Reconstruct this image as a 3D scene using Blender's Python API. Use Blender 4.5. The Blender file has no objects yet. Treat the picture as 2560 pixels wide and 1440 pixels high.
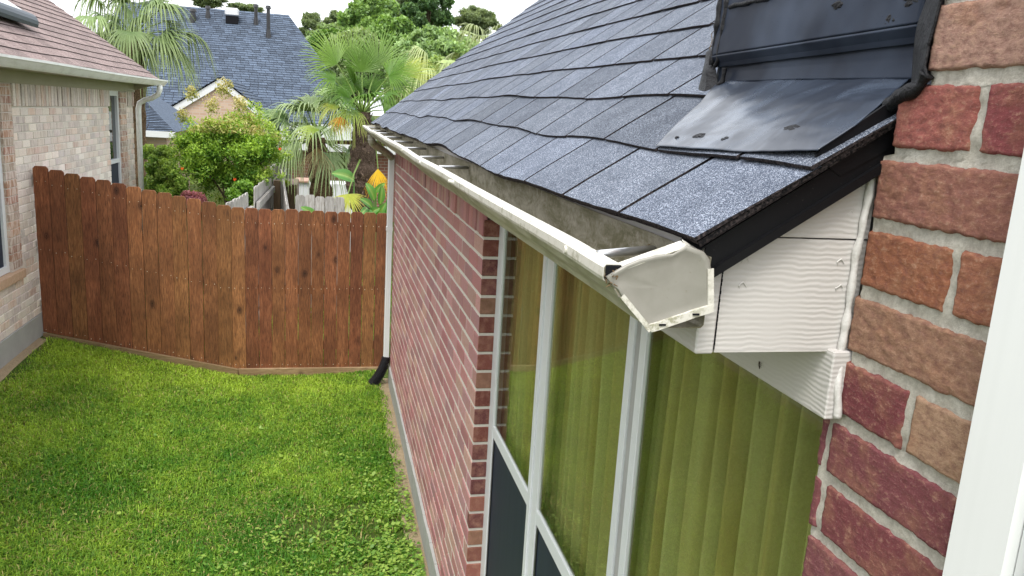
import bpy, math, random
import numpy as np
from mathutils import Vector, Matrix, noise
random.seed(7); rng = np.random.default_rng(11)
PI = math.pi
scene = bpy.context.scene
col = scene.collection
# ------------------------------------------------------------------ camera (solved from the photograph's vanishing points)
FPX = 1989.13; CU, CV = 1280.0, 720.0
def _d(u, v):
    a = np.array([u-CU, v-CV, FPX]); return a/np.linalg.norm(a)
_Y = _d(822, 266); _D = _d(720, 10000); _D = _D-np.dot(_D, _Y)*_Y; _D /= np.linalg.norm(_D)
_Z = -_D; _X = np.cross(_Y, _Z)
RM = np.array([_X, _Y, _Z]); CAM = np.array([-0.62, 0.0, 2.75])
def ray(u, v): return RM @ np.array([u-CU, v-CV, FPX])
def at(u, v, y):                       # point seen at photo pixel u,v on the plane Y = y
    r = ray(u, v); return Vector(CAM + r*((y-CAM[1])/r[1]))
def atx(u, v, x):
    r = ray(u, v); return Vector(CAM + r*((x-CAM[0])/r[0]))
cd = bpy.data.cameras.new('camera'); cam = bpy.data.objects.new('camera', cd); col.objects.link(cam)
cd.sensor_width = 36.0; cd.lens = FPX/2560*36; cd.clip_start = 0.02; cd.clip_end = 1000
r_, u_, b_ = RM[:, 0], -RM[:, 1], -RM[:, 2]
cam.matrix_world = Matrix(((r_[0], u_[0], b_[0], CAM[0]), (r_[1], u_[1], b_[1], CAM[1]), (r_[2], u_[2], b_[2], CAM[2]), (0, 0, 0, 1)))
scene.camera = cam
# ------------------------------------------------------------------ light: bright overcast
SUN_EL, SUN_AZ = math.radians(60), math.radians(205)      # azimuth measured from +Y towards +X
w = bpy.data.worlds.new('World'); scene.world = w; w.use_nodes = True
nt = w.node_tree; nt.nodes.clear()
o_ = nt.nodes.new('ShaderNodeOutputWorld'); bg = nt.nodes.new('ShaderNodeBackground')
sky = nt.nodes.new('ShaderNodeTexSky'); sky.sky_type = 'NISHITA'; sky.sun_disc = False
sky.sun_elevation = SUN_EL; sky.sun_rotation = SUN_AZ; sky.dust_density = 4.0; sky.air_density = 1.2
hs = nt.nodes.new('ShaderNodeHueSaturation'); hs.inputs['Saturation'].default_value = 0.30; hs.inputs['Value'].default_value = 1.0
nt.links.new(sky.outputs[0], hs.inputs['Color']); cl_ = nt.nodes.new('ShaderNodeMix'); cl_.data_type = 'RGBA'      # even cloud layer over the clear sky
cl_.inputs[0].default_value = 0.72; nt.links.new(hs.outputs[0], cl_.inputs[6]); cl_.inputs[7].default_value = (6.6, 6.8, 7.1, 1)
nt.links.new(cl_.outputs[2], bg.inputs['Color'])
nt.links.new(bg.outputs[0], o_.inputs['Surface']); bg.inputs['Strength'].default_value = 0.15
sd = bpy.data.lights.new('sun', 'SUN'); sd.energy = 1.35; sd.angle = math.radians(20); sd.color = (1.0, 0.965, 0.9)
sun = bpy.data.objects.new('sun', sd); col.objects.link(sun)
sdir = Vector((math.sin(SUN_AZ)*math.cos(SUN_EL), math.cos(SUN_AZ)*math.cos(SUN_EL), math.sin(SUN_EL)))
sun.rotation_euler = sdir.to_track_quat('Z', 'Y').to_euler()
vs = scene.view_settings; vs.view_transform = 'Standard'; vs.look = 'None'; vs.gamma = 1.0; vs.use_curve_mapping = False
vs.exposure = 1.15
scene.cycles.max_bounces = 8; scene.cycles.transparent_max_bounces = 12
# ------------------------------------------------------------------ helpers
def tag(o, label=None, cat=None, group=None, kind=None):
    if label: o['label'] = label
    if cat: o['category'] = cat
    if group: o['group'] = group
    if kind: o['kind'] = kind
    return o
def link(o, parent=None):
    col.objects.link(o)
    if parent is not None: o.parent = parent
    return o
def empty(name, loc, label, cat, group=None):
    o = bpy.data.objects.new(name, None); o.empty_display_size = 0.1; link(o); o.location = loc
    return tag(o, label, cat, group)
def mesh_np(name, verts, faces, mats, parent=None, fmat=None, cols=None, smooth=False):
    """verts (n,3); faces (m,k) array or list of index tuples"""
    me = bpy.data.meshes.new(name)
    verts = np.asarray(verts, dtype=np.float32)
    if parent is not None:
        loc = np.array(parent_loc(parent), dtype=np.float32); verts = verts-loc
    if isinstance(faces, np.ndarray):
        k = faces.shape[1]; m = faces.shape[0]
        me.vertices.add(len(verts)); me.vertices.foreach_set('co', verts.ravel())
        me.loops.add(m*k); me.loops.foreach_set('vertex_index', faces.astype(np.int32).ravel())
        me.polygons.add(m); me.polygons.foreach_set('loop_start', np.arange(0, m*k, k, dtype=np.int32))
        me.polygons.foreach_set('loop_total', np.full(m, k, dtype=np.int32))
        me.update(calc_edges=True)
    else:
        me.from_pydata([tuple(v) for v in verts.tolist()], [], faces); me.update()
    for m_ in (mats if isinstance(mats, (list, tuple)) else [mats]): me.materials.append(m_)
    if fmat is not None: me.polygons.foreach_set('material_index', np.asarray(fmat, dtype=np.int32))
    if cols is not None:
        ca = me.color_attributes.new('Col', 'FLOAT_COLOR', 'POINT')
        c4 = np.ones((len(verts), 4), dtype=np.float32); c4[:, :3] = cols
        ca.data.foreach_set('color', c4.ravel())
    if smooth: me.polygons.foreach_set('use_smooth', np.ones(len(me.polygons), dtype=bool))
    o = bpy.data.objects.new(name, me)
    return link(o, parent)
def parent_loc(p):
    l = Vector(p.location)
    while p.parent is not None:
        p = p.parent; l = l+Vector(p.location)
    return l
class MB:
    def __init__(s): s.v = []; s.f = []; s.m = []; s.c = []
    def add(s, vs_, fs, m=0, c=(1, 1, 1)):
        b = len(s.v); s.v += [tuple(p) for p in vs_]; s.f += [tuple(i+b for i in f) for f in fs]
        s.m += [m]*len(fs); s.c += [tuple(c)]*len(vs_); return s
    def box(s, a, b, m=0, c=(1, 1, 1), bev=0.0):
        x0, y0, z0 = a; x1, y1, z1 = b
        if x0 > x1: x0, x1 = x1, x0
        if y0 > y1: y0, y1 = y1, y0
        if z0 > z1: z0, z1 = z1, z0
        if bev <= 0:
            P = [(x, y, z) for x in (x0, x1) for y in (y0, y1) for z in (z0, z1)]
            F = [(0, 1, 3, 2), (4, 6, 7, 5), (0, 4, 5, 1), (2, 3, 7, 6), (0, 2, 6, 4), (1, 5, 7, 3)]
            return s.add(P, F, m, c)
        e = min(bev, (x1-x0)/2.2, (y1-y0)/2.2, (z1-z0)/2.2); P = []
        X, Y_, Z_ = (x0, x1), (y0, y1), (z0, z1); sg = (e, -e)
        idx = {}
        for i in (0, 1):
            for j in (0, 1):
                for k in (0, 1):
                    idx[i, j, k, 0] = len(P); P.append((X[i], Y_[j]+sg[j], Z_[k]+sg[k]))
                    idx[i, j, k, 1] = len(P); P.append((X[i]+sg[i], Y_[j], Z_[k]+sg[k]))
                    idx[i, j, k, 2] = len(P); P.append((X[i]+sg[i], Y_[j]+sg[j], Z_[k]))
        F = []
        for i in (0, 1):
            q = [idx[i, 0, 0, 0], idx[i, 0, 1, 0], idx[i, 1, 1, 0], idx[i, 1, 0, 0]]; F.append(tuple(q if i == 0 else q[::-1]))
            q = [idx[0, i, 0, 1], idx[1, i, 0, 1], idx[1, i, 1, 1], idx[0, i, 1, 1]]; F.append(tuple(q if i == 0 else q[::-1]))
            q = [idx[0, 0, i, 2], idx[0, 1, i, 2], idx[1, 1, i, 2], idx[1, 0, i, 2]]; F.append(tuple(q if i == 0 else q[::-1]))
        for i in (0, 1):
            for j in (0, 1):
                F.append((idx[i, j, 0, 0], idx[i, j, 1, 0], idx[i, j, 1, 1], idx[i, j, 0, 1]))
                F.append((idx[i, 0, j, 0], idx[i, 1, j, 0], idx[i, 1, j, 2], idx[i, 0, j, 2]))
                F.append((idx[0, i, j, 1], idx[1, i, j, 1], idx[1, i, j, 2], idx[0, i, j, 2]))
                for k in (0, 1): F.append((idx[i, j, k, 0], idx[i, j, k, 1], idx[i, j, k, 2]))
        return s.add(P, F, m, c)
    def tube(s, pts, rad, n=10, m=0, c=(1, 1, 1), cap=True):
        pts = [Vector(p) for p in pts]; rs = rad if isinstance(rad, (list, tuple)) else [rad]*len(pts)
        V = []; F = []; up = None
        for i, p in enumerate(pts):
            t = (pts[min(i+1, len(pts)-1)]-pts[max(i-1, 0)]).normalized()
            if up is None:
                up = Vector((0, 0, 1)) if abs(t.z) < .9 else Vector((1, 0, 0))
            a = t.cross(up).normalized(); bb = t.cross(a).normalized(); up = -bb if bb.dot(up) < 0 else bb
            a = t.cross(up).normalized(); bb = up - t*up.dot(t); bb.normalize()
            for k in range(n):
                th = 2*PI*k/n; V.append(p+a*(rs[i]*math.cos(th))+bb*(rs[i]*math.sin(th)))
        for i in range(len(pts)-1):
            for k in range(n):
                k2 = (k+1) % n; F.append((i*n+k, i*n+k2, (i+1)*n+k2, (i+1)*n+k))
        if cap: F.append(tuple(range(n))[::-1]); F.append(tuple((len(pts)-1)*n+k for k in range(n)))
        return s.add(V, F, m, c)
    def prism(s, poly, ext, m=0, c=(1, 1, 1)):       # poly: 3D points (planar), ext: vector
        e = Vector(ext); P = [Vector(p) for p in poly]; n = len(P)
        V = P+[p+e for p in P]
        F = [tuple(range(n)), tuple(range(2*n-1, n-1, -1))]+[(i, i+n, (i+1) % n+n, (i+1) % n) for i in range(n)]
        return s.add(V, F, m, c)
    def build(s, name, mats, parent=None, smooth=False):
        return mesh_np(name, s.v, s.f, mats, parent, s.m, np.array(s.c, dtype=np.float32), smooth)
def jc(c, a, b):
    f = random.uniform(a, b); return [v*f*random.uniform(.97, 1.03) for v in c]
def fix_normals(o):
    import bmesh
    b = bmesh.new(); b.from_mesh(o.data); bmesh.ops.recalc_face_normals(b, faces=b.faces); b.to_mesh(o.data); b.free(); return o
# ------------------------------------------------------------------ materials
class NT:
    def __init__(s, name):
        s.mat = bpy.data.materials.new(name); s.mat.use_nodes = True; s.t = s.mat.node_tree; s.t.nodes.clear()
        s.out = s.n('ShaderNodeOutputMaterial'); s.p = s.n('ShaderNodeBsdfPrincipled'); s.l(s.p.outputs[0], s.out.inputs['Surface'])
    def n(s, t, **k):
        x = s.t.nodes.new(t)
        for a, b in k.items(): setattr(x, a, b)
        return x
    def l(s, a, b): s.t.links.new(a, b)
    def set(s, node, **k):
        for a, b in k.items():
            node.inputs[a.replace('_', ' ')].default_value = b
        return node
    def co(s, kind='Object', scale=(1, 1, 1)):
        c = s.n('ShaderNodeTexCoord'); m = s.n('ShaderNodeMapping'); m.inputs['Scale'].default_value = scale
        s.l(c.outputs[kind], m.inputs['Vector']); return m.outputs[0]
    def noise(s, vec, scale, detail=4, rough=.55, dist=0, out='Fac'):
        x = s.n('ShaderNodeTexNoise'); s.l(vec, x.inputs['Vector']); x.inputs['Scale'].default_value = scale
        x.inputs['Detail'].default_value = detail; x.inputs['Roughness'].default_value = rough; x.inputs['Distortion'].default_value = dist
        return x.outputs[out]
    def ramp(s, fac, stops):
        x = s.n('ShaderNodeValToRGB'); s.l(fac, x.inputs[0]); e = x.color_ramp.elements
        while len(e) < len(stops): e.new(.5)
        for i, (p, c) in enumerate(stops):
            e[i].position = p; e[i].color = (c, c, c, 1) if not isinstance(c, tuple) else (*c, 1)
        return x.outputs[0]
    def mix(s, fac, a, b, mode='MIX'):
        x = s.n('ShaderNodeMix', data_type='RGBA', blend_type=mode)
        for v, i in ((fac, 0), (a, 6), (b, 7)):
            if isinstance(v, (int, float)): x.inputs[i].default_value = v
            elif isinstance(v, tuple): x.inputs[i].default_value = (*v, 1)
            else: s.l(v, x.inputs[i])
        return x.outputs[2]
    def math(s, op, a, b=0.0):
        x = s.n('ShaderNodeMath', operation=op)
        for v, i in ((a, 0), (b, 1)):
            if isinstance(v, (int, float)): x.inputs[i].default_value = v
            else: s.l(v, x.inputs[i])
        return x.outputs[0]
    def attr(s, name='Col'): return s.n('ShaderNodeVertexColor', layer_name=name).outputs[0]
    def rand(s): return s.n('ShaderNodeObjectInfo').outputs['Random']
    def bump(s, h, strength=.3, dist=.005):
        b = s.n('ShaderNodeBump'); b.inputs['Strength'].default_value = strength; b.inputs['Distance'].default_value = dist
        s.l(h, b.inputs['Height']); s.l(b.outputs[0], s.p.inputs['Normal']); return s
    def fin(s, colr, rough=.7, spec=.3, metal=0.0):
        if isinstance(colr, tuple): s.p.inputs['Base Color'].default_value = (*colr, 1)
        else: s.l(colr, s.p.inputs['Base Color'])
        if isinstance(rough, (int, float)): s.p.inputs['Roughness'].default_value = rough
        else: s.l(rough, s.p.inputs['Roughness'])
        s.p.inputs['Specular IOR Level'].default_value = spec; s.p.inputs['Metallic'].default_value = metal
        return s.mat
M = {}
def mk():
    t = NT('brick_clay'); v = t.co(); a = t.attr()
    big = t.noise(v, 22, 5, .6); fine = t.noise(v, 330, 5, .8); mid = t.noise(t.co(scale=(1, 1, 1.9)), 75, 9, .72, .0)
    c = t.mix(t.ramp(big, [(.48, 0), (.70, .6)]), a, (.33, .17, .10))
    c = t.mix(t.ramp(mid, [(.36, .6), (.54, 0)]), c, (.14, .055, .05))
    c = t.mix(t.ramp(mid, [(.54, 0), (.68, .6)]), c, (.46, .29, .20))
    c = t.mix(t.ramp(fine, [(.55, 0), (.75, .4)]), c, (.5, .38, .32))
    h = t.mix(.6, t.ramp(mid, [(.35, 0.0), (.65, 1.0)]), fine); t.bump(h, .95, .0022); M['brick'] = t.fin(c, .88, .2)
    t = NT('brick_clay_far'); v = t.co(); a = t.attr(); big = t.noise(v, 30, 4, .6); fine = t.noise(v, 160, 3, .7)
    c = t.mix(t.ramp(big, [(.45, 0), (.7, .55)]), a, (.40, .22, .15))
    c = t.mix(t.ramp(fine, [(.4, .25), (.62, 0)]), c, (.25, .11, .11)); t.bump(fine, .4, .003); M['brick_far'] = t.fin(c, .85, .25)
    t = NT('brick_pale'); v = t.co(); a = t.attr(); n1 = t.noise(t.co(scale=(1, 1, .25)), 38, 3, .6); n2 = t.noise(v, 120, 3)
    c = t.mix(t.ramp(n1, [(.42, 0), (.55, .55)]), a, (.82, .75, .67)); c = t.mix(t.ramp(n2, [(.4, .25), (.6, 0)]), c, (.3, .2, .17))
    t.bump(n2, .3, .003); M['brick_pale'] = t.fin(c, .85, .2)
    t = NT('mortar'); v = t.co(); n = t.noise(v, 160, 5, .7); n2 = t.noise(v, 14, 3)
    c = t.mix(n2, (.52, .49, .42), (.66, .63, .56)); c = t.mix(t.ramp(n, [(.38, .5), (.6, 0)]), c, (.32, .29, .24)); t.bump(t.noise(v, 380, 6, .8), 1.0, .003); M['mortar'] = t.fin(c, .95, .1)
    t = NT('mortar_light'); v = t.co(); n = t.noise(v, 90, 4); c = t.mix(n, (.56, .52, .46), (.72, .68, .61)); M['mortar_light'] = t.fin(c, .95, .1)
    t = NT('concrete'); v = t.co(); n = t.noise(v, 6, 6, .65); n2 = t.noise(v, 90, 3)
    c = t.mix(n, (.30, .30, .29), (.44, .44, .42)); t.bump(n2, .3, .003); M['concrete'] = t.fin(c, .9, .2)
    # painted wood with raised horizontal grain
    t = NT('painted_wood_grain'); v = t.co(scale=(1, 1, 1))
    d = t.noise(t.co(scale=(2.2, 2.2, 60)), 1.0, 3, .5, .8); wv = t.n('ShaderNodeTexWave', wave_type='BANDS', bands_direction='Z')
    t.l(v, wv.inputs['Vector']); t.set(wv, Scale=48.0, Distortion=5.0, Detail=2.0, Detail_Scale=.6)
    g = t.mix(.5, wv.outputs['Color'], d); g2 = t.noise(v, 130, 3)
    h = t.mix(t.ramp(t.noise(v, 9, 2), [(.35, .1), (.6, 1.0)]), (.5, .5, .5), g)
    c = t.mix(t.ramp(g2, [(.6, 0), (.75, .25)]), (.53, .51, .49), (.45, .43, .40)); c = t.mix(t.ramp(g, [(.1, .22), (.45, 0)]), c, (.45, .41, .36))
    t.bump(h, .30, .0025); M['painted_grain'] = t.fin(c, .55, .35)
    t = NT('caulk'); n = t.noise(t.co(), 120, 4); c = t.mix(t.ramp(n, [(.3, .4), (.5, 0)]), (.56, .545, .52), (.36, .34, .30)); t.bump(n, .5, .003); M['caulk'] = t.fin(c, .5, .4)
    t = NT('vinyl_white'); v = t.co(); n = t.noise(v, 55, 4, .7); n2 = t.noise(v, 300, 2)
    c = t.mix(t.ramp(n, [(.62, 0), (.72, .35)]), (.68, .70, .71), (.40, .38, .35)); c = t.mix(t.ramp(n2, [(.7, 0), (.76, .6)]), c, (.2, .18, .15)); M['vinyl'] = t.fin(c, .4, .4)
    t = NT('trim_white'); v = t.co(scale=(1, 60, 1.2)); n = t.noise(v, 1, 3); c = t.mix(n, (.68, .69, .68), (.74, .75, .74)); t.bump(n, .12, .002); M['trim'] = t.fin(c, .45, .35)
    t = NT('beige_paint'); v = t.co(); n = t.noise(v, 8, 4); c = t.mix(n, (.33, .31, .22), (.40, .38, .28)); M['beige'] = t.fin(c, .6, .3)
    # gutter
    t = NT('gutter_metal'); v = t.co(); n = t.noise(t.co(scale=(3, 1, 3)), 6, 6, .7); n2 = t.noise(v, 70, 5, .7)
    sx = t.n('ShaderNodeSeparateXYZ'); t.l(v, sx.inputs[0])
    c = t.mix(t.ramp(n2, [(.5, 0), (.72, .35)]), (.46, .44, .375), (.30, .29, .20))
    c = t.mix(t.ramp(n, [(.44, 0), (.62, .65)]), c, (.15, .15, .075)); t.bump(n2, .1, .002); M['gutter'] = t.fin(c, .45, .4)
    t = NT('gutter_inside'); v = t.co(); n = t.noise(t.co(scale=(3, 1.0, 3)), 8, 7, .75, .5); n2 = t.noise(v, 60, 5, .75)
    c = t.mix(t.ramp(n, [(.38, 0), (.58, 1)]), (.25, .23, .18), (.11, .10, .055)); c = t.mix(t.ramp(n2, [(.52, 0), (.7, .6)]), c, (.34, .31, .26)); M['gutter_in'] = t.fin(c, .7, .25)
    t = NT('gutter_lip'); v = t.co(); n2 = t.noise(v, 55, 6, .8); n = t.noise(v, 9, 4)
    f = t.math('MULTIPLY', t.ramp(n2, [(.5, 0), (.6, 1)]), t.ramp(n, [(.4, .15), (.6, .8)]))
    c = t.mix(f, (.58, .56, .50), (.24, .23, .14)); M['gutter_lip'] = t.fin(c, .4, .45)
    t = NT('end_cap_metal'); v = t.co(); n = t.noise(v, 30, 5, .6); n2 = t.noise(v, 200, 3)
    c = t.mix(t.ramp(n, [(.4, 0), (.7, .5)]), (.28, .268, .235), (.21, .20, .17)); c = t.mix(t.ramp(n2, [(.68, 0), (.75, .5)]), c, (.18, .15, .1)); t.bump(t.noise(v, 9, 1), .12, .006); M['endcap'] = t.fin(c, .42, .4, .15)
    t = NT('galvanised'); M['galv'] = t.fin((.55, .55, .55), .3, .5, .85)
    t = NT('debris'); M['debris'] = t.fin(t.mix(t.noise(t.co(), 150), (.06, .04, .02), (.2, .13, .07)), .95, .1)
    t = NT('black_drip_edge'); n = t.noise(t.co(), 350, 2); c = t.mix(t.ramp(n, [(.72, 0), (.78, .3)]), (.004, .004, .005), (.14, .13, .11)); M['drip'] = t.fin(c, .5, .2)
    # black painted flashing, blotchy gloss, bluish sky sheen put into the colour, shallow dents
    t = NT('black_flashing'); v = t.co(); n = t.noise(v, 9, 4, .55, .6); n2 = t.noise(v, 30, 3); n3 = t.noise(v, 420, 2)
    c = t.mix(t.ramp(n, [(.44, 0), (.74, .5)]), (.014, .020, .034), (.15, .19, .26)); c = t.mix(t.ramp(n3, [(.70, 0), (.74, .8)]), c, (.005, .005, .006))
    r = t.ramp(n, [(.35, .36), (.65, .22)]); t.bump(t.noise(v, 8, 2), .35, .01); M['flash'] = t.fin(c, r, .6)
    t = NT('flashing_wall_metal'); v = t.co(); n = t.noise(v, 6, 3, .5); n3 = t.noise(v, 420, 2)
    c = t.mix(t.ramp(n, [(.42, 0), (.68, .8)]), (.012, .017, .030), (.050, .066, .100)); c = t.mix(t.ramp(n3, [(.70, 0), (.74, .8)]), c, (.004, .004, .005))
    t.bump(t.noise(v, 5, 1), .15, .01); M['flash_wall'] = t.fin(c, .50, .16)
    t = NT('roof_tar'); v = t.co(); n = t.noise(v, 60, 5, .7); t.bump(n, 1.0, .006); M['tar'] = t.fin(t.mix(n, (.004, .004, .005), (.018, .018, .021)), .5, .22)
    # shingles with mineral granules
    def shingle(name, dark, mid, light, key, gs=520, amt=.62):
        t = NT(name); v = t.co(); a = t.attr(); vo = t.n('ShaderNodeTexVoronoi'); t.l(v, vo.inputs['Vector']); vo.inputs['Scale'].default_value = gs
        sp = t.n('ShaderNodeSeparateColor'); t.l(vo.outputs['Color'], sp.inputs[0])
        c = t.mix(t.ramp(sp.outputs[0], [(.25, 0), (.55, .5), (.85, 1)]), dark, mid); c = t.mix(t.ramp(sp.outputs[1], [(amt, 0), (amt+.18, 1)]), c, light)
        n = t.noise(v, 14, 4, .6); c = t.mix(t.ramp(n, [(.35, .35), (.6, 0)]), c, dark)
        c = t.mix(1.0, c, a, 'MULTIPLY'); t.bump(vo.outputs['Distance'], .5, .002); M[key] = t.fin(c, .85, .3)
    shingle('slate_grey_shingle', (.036, .045, .066), (.100, .120, .162), (.38, .415, .485), 'shingle', 950, .70)
    shingle('brown_shingle', (.11, .075, .07), (.24, .175, .165), (.40, .32, .30), 'shingle_brown', 300)
    shingle('blue_shingle', (.050, .066, .095), (.072, .097, .140), (.115, .150, .205), 'shingle_blue', 60, .7)
    t = NT('shingle_edge'); M['sh_edge'] = t.fin(t.mix(t.ramp(t.noise(t.co(), 300), [(.4, 0), (.7, 1)]), (.008, .008, .009), (.075, .06, .06)), .95, .1)
    # glass: partly mirror, partly see-through
    def glass(name, tint, key, ior=1.6):
        t = NT(name); t.t.nodes.remove(t.p); g = t.n('ShaderNodeBsdfGlossy'); g.inputs['Roughness'].default_value = .0; tr = t.n('ShaderNodeBsdfTransparent')
        tr.inputs['Color'].default_value = (*tint, 1); fr = t.n('ShaderNodeFresnel'); fr.inputs['IOR'].default_value = ior; m = t.n('ShaderNodeMixShader')
        geo = t.n('ShaderNodeNewGeometry'); t.l(t.math('MULTIPLY', fr.outputs[0], t.math('SUBTRACT', 1.0, geo.outputs['Backfacing'])), m.inputs[0]); t.l(tr.outputs[0], m.inputs[1]); t.l(g.outputs[0], m.inputs[2]); t.l(m.outputs[0], t.out.inputs['Surface']); M[key] = t.mat
    glass('window_glass', (.90, .95, .88), 'glass', 1.85)
    t = NT('dark_glass'); M['glass_dark'] = t.fin((.02, .03, .03), .03, 1.0)
    t = NT('insect_screen'); v = t.co(); n = t.noise(t.co(scale=(1, 8, .6)), 3, 3); M['screen'] = t.fin(t.mix(n, (.012, .017, .032), (.028, .036, .06)), .55, .3)
    t = NT('curtain_cloth'); v = t.co(); n = t.noise(v, 160, 3, .8); n2 = t.noise(t.co(scale=(1, 14, .8)), 1.2, 3)
    c = t.mix(n, (.34, .29, .12), (.56, .50, .24)); c = t.mix(t.ramp(n2, [(.4, 0), (.65, .6)]), c, (.36, .24, .07)); M['curtain'] = t.fin(c, .9, .1)
    # stained fence
    def wood(name, cols_, key, knots=True, sc=1.0, axis='z'):
        t = NT(name); cdn = t.n('ShaderNodeTexCoord'); oi = t.rand(); cb = t.n('ShaderNodeCombineXYZ'); t.l(t.math('MULTIPLY', oi, 37.0), cb.inputs[0]); t.l(t.math('MULTIPLY', oi, 91.0), cb.inputs[2])
        ad = t.n('ShaderNodeVectorMath', operation='ADD'); t.l(cdn.outputs['Object'], ad.inputs[0]); t.l(cb.outputs[0], ad.inputs[1]); base = ad.outputs[0]
        mp = t.n('ShaderNodeMapping'); t.l(base, mp.inputs[0]); mp.inputs['Scale'].default_value = (1, 1, .10) if axis == 'z' else (.1, 1, 1)
        g1 = t.noise(mp.outputs[0], 30*sc, 6, .65, 1.6); g2 = t.noise(mp.outputs[0], 120*sc, 4, .7, .3); big = t.noise(base, 2.2, 3, .5)
        c = t.mix(t.ramp(g1, [(.35, 0), (.65, 1)]), cols_[0], cols_[1]); c = t.mix(t.ramp(g2, [(.40, .75), (.56, 0)]), c, cols_[2])
        c = t.mix(t.ramp(big, [(.40, .5), (.62, 0)]), c, cols_[2])
        if knots:
            m2 = t.n('ShaderNodeMapping'); t.l(base, m2.inputs[0]); m2.inputs['Scale'].default_value = (1, .05, .62)
            dn = t.n('ShaderNodeVectorMath', operation='ADD'); t.l(m2.outputs[0], dn.inputs[0])
            vo = t.n('ShaderNodeTexVoronoi'); vo.inputs['Scale'].default_value = 5.6; vo.inputs['Randomness'].default_value = .9
            t.l(m2.outputs[0], vo.inputs['Vector'])
            k = t.ramp(vo.outputs['Distance'], [(.03, 1), (.055, .15), (.075, .9), (.095, .05), (.115, .6), (.14, 0)]); c = t.mix(k, c, cols_[3])
            halo = t.ramp(vo.outputs['Distance'], [(.12, .5), (.26, 0)]); c = t.mix(t.math('MULTIPLY', halo, t.ramp(g1, [(.35, 0), (.55, 1)])), c, cols_[3])
        hsv = t.n('ShaderNodeHueSaturation'); t.l(c, hsv.inputs['Color']); t.l(t.math('ADD', t.math('MULTIPLY', oi, .34), .80), hsv.inputs['Value'])
        t.l(t.math('ADD', t.math('MULTIPLY', t.math('FRACT', t.math('MULTIPLY', oi, 7.0)), .02), .49), hsv.inputs['Hue'])
        t.bump(g2, .25, .003); M[key] = t.fin(hsv.outputs[0], .6, .25)
    wood('stained_wood', [(.21, .078, .030), (.35, .150, .064), (.085, .033, .015), (.026, .011, .007)], 'fence')
    wood('rot_board_wood', [(.26, .17, .09), (.36, .25, .15), (.18, .11, .06), (.06, .03, .02)], 'rot', True, 1.0, 'x')
    wood('weathered_wood', [(.34, .32, .30), (.52, .50, .48), (.22, .20, .18), (.1, .08, .07)], 'grey_wood', False, .5)
    wood('brown_post_wood', [(.16, .10, .06), (.24, .16, .10), (.09, .06, .04), (.05, .03, .02)], 'post_wood', False, .5)
    t = NT('nail_head'); M['nail'] = t.fin((.6, .55, .42), .35, .6, .4)
    t = NT('sill_brick'); n = t.noise(t.co(), 40, 4); M['sill'] = t.fin(t.mix(n, (.42, .26, .17), (.55, .40, .28)), .85, .2)
    # ground
    t = NT('soil'); v = t.co(); n = t.noise(v, 3, 5, .6); n2 = t.noise(v, 60, 4, .7)
    c = t.mix(t.ramp(n, [(.4, 0), (.65, 1)]), (.07, .12, .02), (.16, .16, .05)); c = t.mix(t.ramp(n2, [(.45, .6), (.6, 0)]), c, (.03, .035, .012)); t.bump(n2, .6, .02); M['soil'] = t.fin(c, 1.0, .1)
    t = NT('bare_dirt'); v = t.co(); n2 = t.noise(v, 45, 5, .7); c = t.mix(n2, (.20, .15, .09), (.42, .33, .22)); t.bump(n2, .6, .02); M['dirt'] = t.fin(c, 1.0, .1)
    def leaf(name, key, sub=.25, rough=.45, spec=.35, var=None):
        t = NT(name); a = t.attr(); t.fin(a, rough, spec)
        tl = t.n('ShaderNodeBsdfTranslucent'); ms = t.n('ShaderNodeMixShader'); ms.inputs[0].default_value = sub
        br = t.mix(1.0, a, (1.5, 1.5, .7), 'MULTIPLY'); t.l(br, tl.inputs['Color'])
        t.l(t.p.outputs[0], ms.inputs[1]); t.l(tl.outputs[0], ms.inputs[2]); t.l(ms.outputs[0], t.out.inputs['Surface']); M[key] = t.mat
    leaf('grass_blade', 'grass', .3, .5, .25); leaf('foliage_leaf', 'leaf', .3); leaf('palm_leaf', 'palm', .12, .45, .25)
    t = NT('bark'); v = t.co(scale=(1, 1, .3)); n = t.noise(v, 20, 5, .7); t.bump(n, .8, .02); M['bark'] = t.fin(t.mix(n, (.05, .035, .025), (.18, .14, .10)), .95, .1)
    t = NT('palm_fibre'); v = t.co(scale=(1, 1, .8)); a = t.attr(); n = t.noise(v, 45, 5, .8, 1.5); t.bump(n, 1.0, .02)
    c = t.mix(t.ramp(n, [(.35, 1), (.65, 0)]), a, (.02, .012, .008)); M['fibre'] = t.fin(c, .95, .1)
    t = NT('white_enamel'); M['enamel'] = t.fin((.58, .59, .60), .4, .4)
    t = NT('black_plastic'); M['black'] = t.fin((.012, .012, .014), .35, .5)
    t = NT('dark_opening'); M['dark'] = t.fin((.01, .01, .012), .9, .1)
    t = NT('steel_knob'); M['steel'] = t.fin((.35, .36, .38), .35, .5, .6)
    t = NT('room_wall'); M['room'] = t.fin((.5, .47, .38), .9, .1)
mk()
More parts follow.
